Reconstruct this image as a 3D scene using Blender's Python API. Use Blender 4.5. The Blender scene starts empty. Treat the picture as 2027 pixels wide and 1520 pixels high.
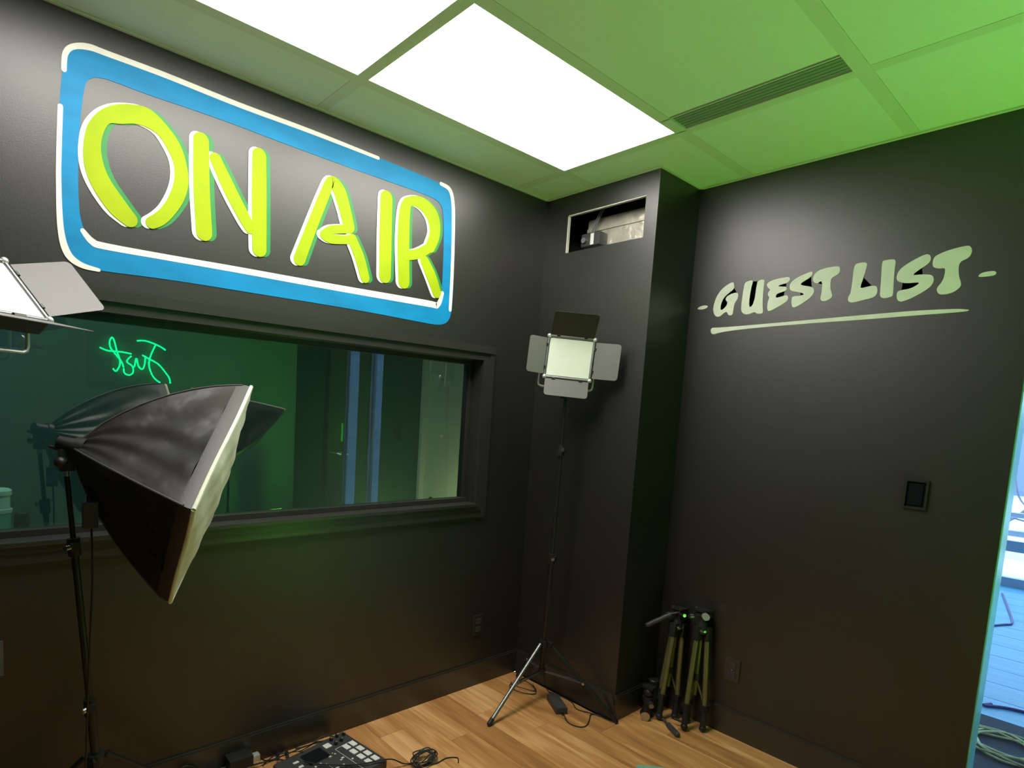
import bpy, bmesh, math, random
from mathutils import Vector, Matrix
random.seed(7)
C = bpy.context.scene.collection
PI = math.pi
rad = math.radians

# ---------------------------------------------------------------- camera
cam_d = bpy.data.cameras.new('camera')
cam = bpy.data.objects.new('camera', cam_d); C.objects.link(cam)
a, b, c = 0.8814845, -0.0977032, -0.0545801
Rz = Matrix.Rotation(a, 3, 'Z'); Rx = Matrix.Rotation(b, 3, 'X'); Ry = Matrix.Rotation(c, 3, 'Y')
M = Rz @ Rx @ Ry
right, fwd, up = M.col[0], M.col[1], M.col[2]
m4 = Matrix((right, up, -fwd)).transposed().to_4x4()
m4.translation = Vector((2.23578, -2.51088, 1.50795))
cam.matrix_world = m4
cam_d.sensor_width = 36; cam_d.lens = 1165.4 * 36 / 2027
cam_d.shift_x = (1013.5 - 867.72) / 2027; cam_d.shift_y = (919.41 - 760) / 2027
cam_d.clip_start = 0.05; cam_d.clip_end = 200
bpy.context.scene.camera = cam

# ---------------------------------------------------------------- light and exposure
sc = bpy.context.scene
sc.view_settings.view_transform = 'Standard'; sc.view_settings.look = 'None'
sc.view_settings.exposure = 0.0; sc.view_settings.gamma = 1.0
sc.view_settings.use_curve_mapping = False
SKY = (0.48, 0.70, 1.0); SKY_STRENGTH = 4.5
PANEL_E = 13.0          # ceiling light panels
GREEN_E = 212.0          # green led panel lighting the ceiling
NEON_E = 5.0
BOOTH_E = 12.0
world = bpy.data.worlds.new('overcast_sky'); sc.world = world; world.use_nodes = True
bg = world.node_tree.nodes['Background']
bg.inputs[0].default_value = (*SKY, 1); bg.inputs[1].default_value = SKY_STRENGTH

# ---------------------------------------------------------------- materials
def mat(name, col, rough=.5, metal=0., spec=.5, noise=0., nscale=20., bump=0., bscale=80., emit=None, es=0., coat=0., stretch=None, sheen=0.):
    m = bpy.data.materials.new(name); m.use_nodes = True
    nt = m.node_tree; bs = nt.nodes['Principled BSDF']
    bs.inputs['Base Color'].default_value = (*col, 1); bs.inputs['Roughness'].default_value = rough
    bs.inputs['Metallic'].default_value = metal; bs.inputs['Specular IOR Level'].default_value = spec
    bs.inputs['Coat Weight'].default_value = coat
    if sheen: bs.inputs['Sheen Weight'].default_value = sheen
    if emit: bs.inputs['Emission Color'].default_value = (*emit, 1); bs.inputs['Emission Strength'].default_value = es
    tc = nt.nodes.new('ShaderNodeTexCoord'); mp = nt.nodes.new('ShaderNodeMapping')
    nt.links.new(tc.outputs['Object'], mp.inputs['Vector'])
    if stretch: mp.inputs['Scale'].default_value = stretch
    if noise:
        n = nt.nodes.new('ShaderNodeTexNoise'); n.inputs['Scale'].default_value = nscale; n.inputs['Detail'].default_value = 4
        nt.links.new(mp.outputs[0], n.inputs['Vector'])
        r = nt.nodes.new('ShaderNodeValToRGB')
        r.color_ramp.elements[0].position = .3; r.color_ramp.elements[1].position = .7
        r.color_ramp.elements[0].color = (*[max(0, x * (1 - noise)) for x in col], 1)
        r.color_ramp.elements[1].color = (*[min(1, x * (1 + noise)) for x in col], 1)
        nt.links.new(n.outputs['Fac'], r.inputs['Fac']); nt.links.new(r.outputs['Color'], bs.inputs['Base Color'])
    if bump:
        n2 = nt.nodes.new('ShaderNodeTexNoise'); n2.inputs['Scale'].default_value = bscale; n2.inputs['Detail'].default_value = 3
        nt.links.new(mp.outputs[0], n2.inputs['Vector'])
        bp = nt.nodes.new('ShaderNodeBump'); bp.inputs['Strength'].default_value = bump; bp.inputs['Distance'].default_value = .01
        nt.links.new(n2.outputs['Fac'], bp.inputs['Height']); nt.links.new(bp.outputs['Normal'], bs.inputs['Normal'])
    return m

def wood_mat(name, dark, mid, light):
    m = bpy.data.materials.new(name); m.use_nodes = True
    nt = m.node_tree; N = nt.nodes; L = nt.links; bs = N['Principled BSDF']
    tc = N.new('ShaderNodeTexCoord'); oi = N.new('ShaderNodeObjectInfo')
    mul = N.new('ShaderNodeVectorMath'); mul.operation = 'SCALE'; mul.inputs[0].default_value = (13.7, 7.3, 3.1)
    L.new(oi.outputs['Random'], mul.inputs['Scale'])
    add = N.new('ShaderNodeVectorMath'); add.operation = 'ADD'
    L.new(tc.outputs['Object'], add.inputs[0]); L.new(mul.outputs[0], add.inputs[1])
    mp = N.new('ShaderNodeMapping'); mp.inputs['Scale'].default_value = (1.0, 9, 1); L.new(add.outputs[0], mp.inputs['Vector'])
    n1 = N.new('ShaderNodeTexNoise'); n1.inputs['Scale'].default_value = 2.2; n1.inputs['Detail'].default_value = 6; n1.inputs['Distortion'].default_value = .6
    L.new(mp.outputs[0], n1.inputs['Vector'])
    mp2 = N.new('ShaderNodeMapping'); mp2.inputs['Scale'].default_value = (3, 60, 1); L.new(add.outputs[0], mp2.inputs['Vector'])
    n2 = N.new('ShaderNodeTexNoise'); n2.inputs['Scale'].default_value = 2.5; n2.inputs['Detail'].default_value = 3
    L.new(mp2.outputs[0], n2.inputs['Vector'])
    ma = N.new('ShaderNodeMath'); ma.operation = 'MULTIPLY_ADD'; ma.inputs[1].default_value = .25
    L.new(n2.outputs['Fac'], ma.inputs[0]); L.new(n1.outputs['Fac'], ma.inputs[2])
    mb = N.new('ShaderNodeMath'); mb.operation = 'MULTIPLY_ADD'; mb.inputs[1].default_value = .26
    L.new(oi.outputs['Random'], mb.inputs[0]); L.new(ma.outputs[0], mb.inputs[2])
    r = N.new('ShaderNodeValToRGB'); e = r.color_ramp.elements
    e[0].position = .46; e[0].color = (*dark, 1); e[1].position = 1.0; e[1].color = (*light, 1)
    k = e.new(.74); k.color = (*mid, 1)
    L.new(mb.outputs[0], r.inputs['Fac']); L.new(r.outputs['Color'], bs.inputs['Base Color'])
    bs.inputs['Roughness'].default_value = .42; bs.inputs['Specular IOR Level'].default_value = .35
    return m

def glass_mat(name, tint, refl, ior=1.5):
    m = bpy.data.materials.new(name); m.use_nodes = True
    nt = m.node_tree; N = nt.nodes; L = nt.links
    N.remove(N['Principled BSDF']); out = N['Material Output']
    tr = N.new('ShaderNodeBsdfTransparent'); tr.inputs[0].default_value = (*tint, 1)
    gl = N.new('ShaderNodeBsdfGlossy'); gl.inputs['Roughness'].default_value = .004; gl.inputs['Color'].default_value = (.95, 1, .98, 1)
    fr = N.new('ShaderNodeFresnel'); fr.inputs['IOR'].default_value = ior
    ad = N.new('ShaderNodeMath'); ad.operation = 'ADD'; ad.inputs[1].default_value = refl; ad.use_clamp = True
    L.new(fr.outputs[0], ad.inputs[0])
    ge = N.new('ShaderNodeNewGeometry'); iv = N.new('ShaderNodeMath'); iv.operation = 'SUBTRACT'; iv.inputs[0].default_value = 1
    L.new(ge.outputs['Backfacing'], iv.inputs[1])            # the pane is a thin slab: its inner side adds no second mirror
    ml = N.new('ShaderNodeMath'); ml.operation = 'MULTIPLY'; L.new(ad.outputs[0], ml.inputs[0]); L.new(iv.outputs[0], ml.inputs[1])
    mx = N.new('ShaderNodeMixShader'); L.new(ml.outputs[0], mx.inputs[0]); L.new(tr.outputs[0], mx.inputs[1]); L.new(gl.outputs[0], mx.inputs[2])
    L.new(mx.outputs[0], out.inputs['Surface'])
    return m

WALL = mat('black_wall_paint', (.0122, .0118, .0098), .41, spec=.95, noise=.06, nscale=3, bump=.05, bscale=220)
TRIM = mat('black_trim_paint', (.024, .022, .0195), .34, spec=.9, noise=.05, nscale=8)
WHITE_EDGE = mat('raw_plaster_edge', (.6, .6, .55), .8, noise=.1)
TILE = mat('ceiling_tile_white', (.84, .84, .79), .9, spec=.15, noise=.015, nscale=60, bump=.04, bscale=300)
TBAR = mat('ceiling_bar_white', (.76, .74, .66), .6, spec=.3)
DIFF = mat('light_diffuser', (.9, .9, .9), .5, emit=(1., .955, .885), es=PANEL_E)
SLOT = mat('slot_vent_grey', (.28, .31, .28), .6)
WOOD = wood_mat('oak_plank', (.32, .135, .046), (.54, .26, .092), (.80, .46, .21))
GAP = mat('floor_underlay', (.06, .035, .02), .9)
PAINT_BLUE = mat('sign_blue_paint', (.0, .22, .48), .55, spec=.3, noise=.14, nscale=5, stretch=(1, 1, 3))
PAINT_WHITE = mat('sign_white_paint', (.82, .80, .72), .55, noise=.05, nscale=30)
PAINT_LIME = mat('sign_lime_paint', (.34, .46, .0), .6, spec=.25, noise=.08, nscale=9)
PAINT_GREEN = mat('sign_green_paint', (.02, .24, .05), .5, noise=.08, nscale=9)
PAINT_PALE = mat('lettering_pale_paint', (.74, .78, .66), .6, noise=.06, nscale=14)
BLACKM = mat('black_metal', (.012, .012, .012), .35, metal=0., spec=.5)
BLACKP = mat('black_plastic', (.018, .018, .018), .45, spec=.4)
DARKP = mat('charcoal_plastic', (.05, .05, .052), .45, spec=.4)
GREYP = mat('grey_plastic', (.16, .16, .165), .5)
SILVER = mat('silver_metal', (.55, .55, .56), .28, metal=1.)
GUN = mat('gunmetal_tube', (.30, .30, .32), .42, metal=1.)
OLIVE = mat('olive_gold_aluminium', (.22, .21, .085), .35, metal=.6)
FABRIC = mat('black_nylon', (.018, .0155, .014), .42, spec=.45, noise=.12, nscale=6, bump=.9, bscale=7)
BAND = mat('black_webbing', (.045, .042, .04), .5, spec=.5, bump=.1, bscale=200)
DIFCLOTH = mat('white_diffuser_cloth', (.80, .82, .68), .7, noise=.08, nscale=18, bump=.25, bscale=30)
DOORM = mat('matte_barn_door', (.17, .163, .165), .45, spec=.4)
DOORD = mat('shaded_barn_door', (.02, .02, .02), .5)  # for top doors: shade of facing downward is put into this darker colour
LEDFACE = mat('frosted_led_face', (.78, .80, .74), .35, spec=.5, noise=.02)
PALEM = mat('pale_metal', (.6, .62, .6), .35, metal=.5)
FOIL = mat('duct_foil', (.62, .58, .50), .38, metal=.55, noise=.12, nscale=14, bump=.6, bscale=22)
WHITEP = mat('white_plastic', (.75, .75, .72), .4)
PADM = mat('backlit_pad', (.8, .8, .78), .4)
SCREEN = mat('dark_screen', (.008, .01, .014), .08, spec=.6)
CABLE = mat('black_cable', (.012, .011, .011), .5)
CORDY = mat('yellow_cord', (.62, .56, .25), .5)
CORDP = mat('purple_cord', (.12, .07, .22), .5)
TEALC = mat('teal_cloth', (.16, .46, .36), .9, noise=.08, nscale=60, bump=.4, bscale=150)
BRASS = mat('brass', (.75, .6, .2), .25, metal=1.)
NEON = mat('green_neon_tube', (.0, .5, .2), .4, emit=(.0, 1., .28), es=NEON_E)
GREENLED = mat('green_led_face', (.1, .6, .1), .4, emit=(.22, 1., .09), es=GREEN_E)
ACRYL = glass_mat('clear_backing', (.97, .97, .97), .0, 1.1)
GLASS = glass_mat('booth_glass', (.62, .80, .74), .22, 1.52)
CLEAR = glass_mat('door_glass', (.93, .98, .99), .0, 1.4)
BOOTHW = mat('booth_teal_wall', (.10, .15, .155), .7)
WALLG = mat('teal_green_wall_paint', (.12, .25, .21), .6, spec=.3, noise=.06, nscale=2)
BOOTHS = mat('booth_cream_wall', (.78, .76, .60), .8)
BOOTHL = mat('booth_fill', (1, 1, 1), .5, emit=(.65, 1., .9), es=BOOTH_E)
WARM = mat('warm_bulb', (1, 1, 1), .5, emit=(1., .85, .5), es=110)
BLUEF = mat('blue_painted_board', (.10, .36, .52), .45, spec=.5, noise=.12, nscale=4, stretch=(.5, 5, 1))
CARPET = mat('dark_carpet', (.05, .06, .07), .95, noise=.3, nscale=90)
OUTW = mat('pale_far_room_wall', (.72, .78, .85), .8)
ALU = mat('grey_aluminium', (.35, .38, .45), .4, metal=.6)
SNOW = mat('snow', (.86, .85, .9), .8, noise=.04, nscale=1.5)
ROCK = mat('grey_brown_rock', (.22, .19, .23), .9, noise=.4, nscale=3)
TEALFRINGE = mat('teal_fringe_glow', (.2, .5, .54), .3, spec=.6)  # lens fringe and blue daylight glow at the wall end, put in as colour
CHROME = mat('chrome', (.8, .8, .8), .12, metal=1.)
DOORL = mat('dark_door_paint', (.05, .05, .055), .4)

# ---------------------------------------------------------------- mesh helpers
class MB:
    def __init__(s): s.bm = bmesh.new()
    def box(s, lo, hi, mtx=None, bev=0.):
        lo = Vector(lo); hi = Vector(hi); c = (lo + hi) / 2; d = hi - lo
        t = bmesh.new(); bmesh.ops.create_cube(t, size=1)
        for v in t.verts: v.co = Vector((v.co.x * d.x, v.co.y * d.y, v.co.z * d.z)) + c
        if bev: bmesh.ops.bevel(t, geom=t.edges[:], offset=min(bev, .45 * min(d)), segments=2, affect='EDGES', profile=.7)
        s._add(t, mtx); return s
    def _add(s, t, mtx=None):
        if mtx is not None: bmesh.ops.transform(t, matrix=mtx, verts=t.verts[:])
        me = bpy.data.meshes.new('tmp'); t.to_mesh(me); t.free(); s.bm.from_mesh(me); bpy.data.meshes.remove(me)
    def cyl(s, p, q, r, r2=None, n=14):
        p = Vector(p); q = Vector(q); d = q - p; t = bmesh.new()
        bmesh.ops.create_cone(t, cap_ends=True, segments=n, radius1=r, radius2=r if r2 is None else r2, depth=d.length)
        s._add(t, Matrix.Translation((p + q) / 2) @ d.to_track_quat('Z', 'Y').to_matrix().to_4x4()); return s
    def sph(s, p, r, sc=(1, 1, 1), n=14):
        t = bmesh.new(); bmesh.ops.create_uvsphere(t, u_segments=n, v_segments=max(6, n // 2 + 1), radius=r)
        s._add(t, Matrix.Translation(Vector(p)) @ Matrix.Diagonal((*sc, 1))); return s
    def lathe(s, prof, origin=(0, 0, 0), n=20, mtx=None):
        t = bmesh.new(); rings = []
        for r, z in prof: rings.append([t.verts.new((r * math.cos(2 * PI * k / n), r * math.sin(2 * PI * k / n), z)) for k in range(n)])
        for i in range(len(rings) - 1):
            for k in range(n): t.faces.new((rings[i][k], rings[i][(k + 1) % n], rings[i + 1][(k + 1) % n], rings[i + 1][k]))
        t.faces.new(rings[0][::-1]); t.faces.new(rings[-1])
        s._add(t, Matrix.Translation(Vector(origin)) @ (mtx or Matrix())); return s
    def tube(s, pts, r, n=8, smooth=True, closed=False):
        P = [Vector(p) for p in pts]
        if smooth: P = catmull(P, 5)
        t = bmesh.new(); rings = []; prev = None
        for i, p in enumerate(P):
            d = (P[min(i + 1, len(P) - 1)] - P[max(i - 1, 0)]).normalized()
            if prev is None:
                u = d.orthogonal().normalized()
            else:
                u = (prev - d * prev.dot(d)); u = u.normalized() if u.length > 1e-6 else d.orthogonal().normalized()
            prev = u; w = d.cross(u)
            rings.append([t.verts.new(p + r * (math.cos(2 * PI * k / n) * u + math.sin(2 * PI * k / n) * w)) for k in range(n)])
        for i in range(len(rings) - 1):
            for k in range(n): t.faces.new((rings[i][k], rings[i][(k + 1) % n], rings[i + 1][(k + 1) % n], rings[i + 1][k]))
        t.faces.new(rings[0][::-1]); t.faces.new(rings[-1]); s._add(t); return s
    def prism(s, pts, h, mtx):
        """closed 2-D outline extruded by h along local z"""
        t = bmesh.new(); lo = [t.verts.new((x, y, 0)) for x, y in pts]; hi = [t.verts.new((x, y, h)) for x, y in pts]
        n = len(pts); f = t.faces.new(hi); t.faces.new(lo[::-1])
        for i in range(n): t.faces.new((lo[i], lo[(i + 1) % n], hi[(i + 1) % n], hi[i]))
        bmesh.ops.triangulate(t, faces=[x for x in t.faces if len(x.verts) > 4])
        bmesh.ops.recalc_face_normals(t, faces=t.faces[:]); s._add(t, mtx); return s
    def ring_prism(s, outer, inner, h, mtx):
        t = bmesh.new(); n = len(outer)
        A = [[t.verts.new((x, y, z)) for x, y in L] for L, z in ((outer, 0), (outer, h), (inner, h), (inner, 0))]
        for j in range(4):
            P, Q = A[j], A[(j + 1) % 4]
            for i in range(n): t.faces.new((P[i], P[(i + 1) % n], Q[(i + 1) % n], Q[i]))
        bmesh.ops.recalc_face_normals(t, faces=t.faces[:]); s._add(t, mtx); return s
    def build(s, name, m, parent=None, smooth=False, loc=None):
        me = bpy.data.meshes.new(name)
        bmesh.ops.recalc_face_normals(s.bm, faces=s.bm.faces[:])
        s.bm.to_mesh(me); s.bm.free()
        me.materials.append(m)
        if smooth:
            for p in me.polygons: p.use_smooth = True
            if hasattr(me, 'set_sharp_from_angle'): me.set_sharp_from_angle(angle=rad(40))
        o = bpy.data.objects.new(name, me); C.objects.link(o)
        if loc is not None: o.location = loc
        if parent: o.parent = parent
        return o

def catmull(P, k):
    if len(P) < 3: return P
    out = []
    for i in range(len(P) - 1):
        p0 = P[max(i - 1, 0)]; p1 = P[i]; p2 = P[i + 1]; p3 = P[min(i + 2, len(P) - 1)]
        for j in range(k):
            t = j / k
            out.append(.5 * ((2 * p1) + (p2 - p0) * t + (2 * p0 - 5 * p1 + 4 * p2 - p3) * t * t + (3 * p1 - p0 - 3 * p2 + p3) * t ** 3))
    out.append(P[-1]); return out
def chaikin(P, it=2):
    for _ in range(it):
        Q = []
        for i in range(len(P)):
            a = Vector(P[i]); b = Vector(P[(i + 1) % len(P)]); Q += [a * .75 + b * .25, a * .25 + b * .75]
        P = Q
    return [(p[0], p[1]) for p in P]
def ribbon(pts, sy=0., sz=0., grow=0., caps=True):
    """stroke of varying width as a closed outline with rounded ends"""
    P = catmull([Vector(p) for p in pts], 6); n = len(P); L = []; R = []
    for i, p in enumerate(P):
        d = P[min(i + 1, n - 1)] - P[max(i - 1, 0)]; d = Vector((d.x, d.y)).normalized(); nn = Vector((-d.y, d.x)); w = p.z / 2 + grow
        q = Vector((p.x + sy, p.y + sz)); L.append(q + nn * w); R.append(q - nn * w)
    def cap(p, d, w):
        a0 = math.atan2(d.y, d.x)
        return [Vector((p.x + sy, p.y + sz)) + w * Vector((math.cos(a0 + t), math.sin(a0 + t))) for t in [rad(60), rad(30), 0, rad(-30), rad(-60)]]
    out = list(L)
    if caps: out += cap(P[-1], (P[-1] - P[-2]), P[-1].z / 2 + grow)
    out += R[::-1]
    if caps: out += cap(P[0], (P[0] - P[1]), P[0].z / 2 + grow)
    return [(v.x, v.y) for v in out]
def ribbon_quads(mb, pts, h, mtx, sy=0., sz=0., grow=0.):
    """the same stroke as a strip of quads (safe for closed-looking curves)"""
    P = catmull([Vector(p) for p in pts], 6); n = len(P); t = bmesh.new(); rows = []
    def row(p, d, w):
        nn = Vector((-d.y, d.x)); q = Vector((p.x + sy, p.y + sz))
        return [t.verts.new((*(q + nn * w), 0)), t.verts.new((*(q + nn * w), h)), t.verts.new((*(q - nn * w), h)), t.verts.new((*(q - nn * w), 0))]
    def dr(i):
        d = P[min(i + 1, n - 1)] - P[max(i - 1, 0)]; return Vector((d.x, d.y)).normalized()
    d0, d1 = dr(0), dr(n - 1); w0 = P[0].z / 2 + grow; w1 = P[-1].z / 2 + grow
    for a_ in (80, 60, 40, 20): rows.append(row(P[0] - Vector((*(d0 * w0 * math.sin(rad(a_))), 0)), d0, w0 * math.cos(rad(a_))))
    for i, p in enumerate(P): rows.append(row(p, dr(i), p.z / 2 + grow))
    for a_ in (20, 40, 60, 80): rows.append(row(P[-1] + Vector((*(d1 * w1 * math.sin(rad(a_))), 0)), d1, w1 * math.cos(rad(a_))))
    for i in range(len(rows) - 1):
        for k in range(4): t.faces.new((rows[i][k], rows[i][(k + 1) % 4], rows[i + 1][(k + 1) % 4], rows[i + 1][k]))
    t.faces.new(rows[0]); t.faces.new(rows[-1][::-1])
    bmesh.ops.recalc_face_normals(t, faces=t.faces[:]); mb._add(t, mtx)

def tag(o, label=None, cat=None, group=None, kind=None):
    if label: o['label'] = label
    if cat: o['category'] = cat
    if group: o['group'] = group
    if kind: o['kind'] = kind
    return o
def empty(name, loc=(0, 0, 0), label=None, cat=None, group=None, mtx=None):
    o = bpy.data.objects.new(name, None); C.objects.link(o); o.empty_display_size = .05
    if mtx is not None: o.matrix_world = mtx
    else: o.location = loc
    return tag(o, label, cat, group)
def struct(mb, name, m, label, parent=None):
    o = mb.build(name, m, parent)
    if not parent: tag(o, label, name.split('_')[0], kind='structure')
    return o
def axes(o, x, y, z):
    m = Matrix((Vector(x), Vector(y), Vector(z))).transposed().to_4x4(); m.translation = Vector(o); return m

# ---------------------------------------------------------------- outlines measured on the walls (metres)
ON_AIR = {'O': [[(-2.052, 2.069, 0.049), (-2.09, 2.103, 0.063), (-2.133, 2.16, 0.061), (-2.154, 2.212, 0.056), (-2.159, 2.269, 0.048), (-2.15, 2.322, 0.045), (-2.125, 2.366, 0.041), (-2.086, 2.388, 0.056), (-2.041, 2.404, 0.058), (-1.998, 2.406, 0.061), (-1.953, 2.383, 0.047), (-1.918, 2.343, 0.048), (-1.896, 2.294, 0.043), (-1.89, 2.239, 0.046), (-1.902, 2.184, 0.047), (-1.93, 2.129, 0.043), (-1.958, 2.094, 0.043), (-1.984, 2.074, 0.039)]], 'N': [[(-1.826, 2.39, 0.053), (-1.822, 2.231, 0.056), (-1.811, 2.08, 0.056)], [(-1.776, 2.343, 0.041), (-1.722, 2.25, 0.047), (-1.667, 2.165, 0.045), (-1.644, 2.132, 0.039)], [(-1.616, 2.402, 0.053), (-1.612, 2.235, 0.057), (-1.607, 2.064, 0.055)]], 'A': [[(-1.442, 2.06, 0.05), (-1.394, 2.194, 0.045), (-1.346, 2.321, 0.043), (-1.314, 2.391, 0.04), (-1.277, 2.367, 0.057), (-1.246, 2.299, 0.055), (-1.223, 2.233, 0.051)], [(-1.223, 2.225, 0.034), (-1.304, 2.204, 0.034), (-1.339, 2.178, 0.032)], [(-1.338, 2.177, 0.038), (-1.302, 2.168, 0.037), (-1.209, 2.185, 0.034)], [(-1.207, 2.188, 0.043), (-1.168, 2.122, 0.047), (-1.136, 2.042, 0.044)]], 'I': [[(-1.044, 2.397, 0.061), (-1.04, 2.238, 0.063), (-1.034, 2.068, 0.061)]], 'R': [[(-0.931, 2.061, 0.061), (-0.944, 2.239, 0.064), (-0.942, 2.374, 0.056), (-0.914, 2.416, 0.041), (-0.847, 2.42, 0.058), (-0.786, 2.38, 0.07), (-0.768, 2.309, 0.06), (-0.79, 2.244, 0.054)], [(-0.783, 2.26, 0.048), (-0.8, 2.236, 0.044), (-0.86, 2.198, 0.044), (-0.927, 2.176, 0.041)], [(-0.821, 2.174, 0.047), (-0.776, 2.112, 0.055), (-0.738, 2.043, 0.049)]]}
FRAME_OUT = [(-2.222, 2.536), (-2.233, 2.508), (-2.238, 2.464), (-2.248, 2.35), (-2.252, 2.244), (-2.253, 2.138), (-2.251, 1.995), (-2.236, 1.918), (-2.21, 1.894), (-2.17, 1.886), (-1.932, 1.897), (-1.679, 1.899), (-1.158, 1.903), (-0.791, 1.895), (-0.704, 1.896), (-0.653, 1.919), (-0.637, 1.978), (-0.637, 2.08), (-0.643, 2.303), (-0.66, 2.487), (-0.69, 2.523), (-0.749, 2.541), (-1.094, 2.55), (-1.408, 2.563), (-1.694, 2.561), (-1.938, 2.568), (-2.115, 2.568), (-2.168, 2.567), (-2.2, 2.555)]
FRAME_IN = [(-2.159, 2.479), (-2.176, 2.456), (-2.183, 2.415), (-2.192, 2.334), (-2.199, 2.189), (-2.196, 2.059), (-2.186, 2.01), (-2.16, 1.975), (-2.123, 1.967), (-1.769, 1.973), (-1.278, 1.981), (-0.797, 1.985), (-0.732, 1.989), (-0.708, 2.024), (-0.706, 2.18), (-0.717, 2.396), (-0.735, 2.446), (-0.78, 2.467), (-1.185, 2.469), (-1.506, 2.475), (-1.778, 2.484), (-2.011, 2.48), (-2.115, 2.486)]
FRAME_WHITE = [[(-2.234, 2.469, 0.009), (-2.23, 2.516, 0.01), (-2.21, 2.544, 0.011), (-2.168, 2.56, 0.014), (-2.115, 2.561, 0.013), (-1.937, 2.561, 0.013), (-1.693, 2.554, 0.013), (-1.408, 2.554, 0.012), (-1.094, 2.548, 0.009)], [(-2.244, 2.359, 0.009), (-2.248, 2.245, 0.009), (-2.25, 2.138, 0.009), (-2.246, 2.0, 0.012), (-2.229, 1.927, 0.016), (-2.194, 1.897, 0.013), (-2.142, 1.889, 0.006)], [(-2.186, 2.003, 0.009), (-2.16, 1.975, 0.016), (-2.122, 1.968, 0.016), (-1.932, 1.97, 0.015), (-1.68, 1.974, 0.017), (-1.277, 1.978, 0.02), (-0.797, 1.986, 0.024), (-0.728, 1.988, 0.019), (-0.703, 2.047, 0.014)], [(-0.746, 2.537, 0.011), (-0.69, 2.523, 0.015), (-0.665, 2.453, 0.015), (-0.654, 2.301, 0.014), (-0.649, 2.134, 0.014), (-0.649, 1.977, 0.012)]]
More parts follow.
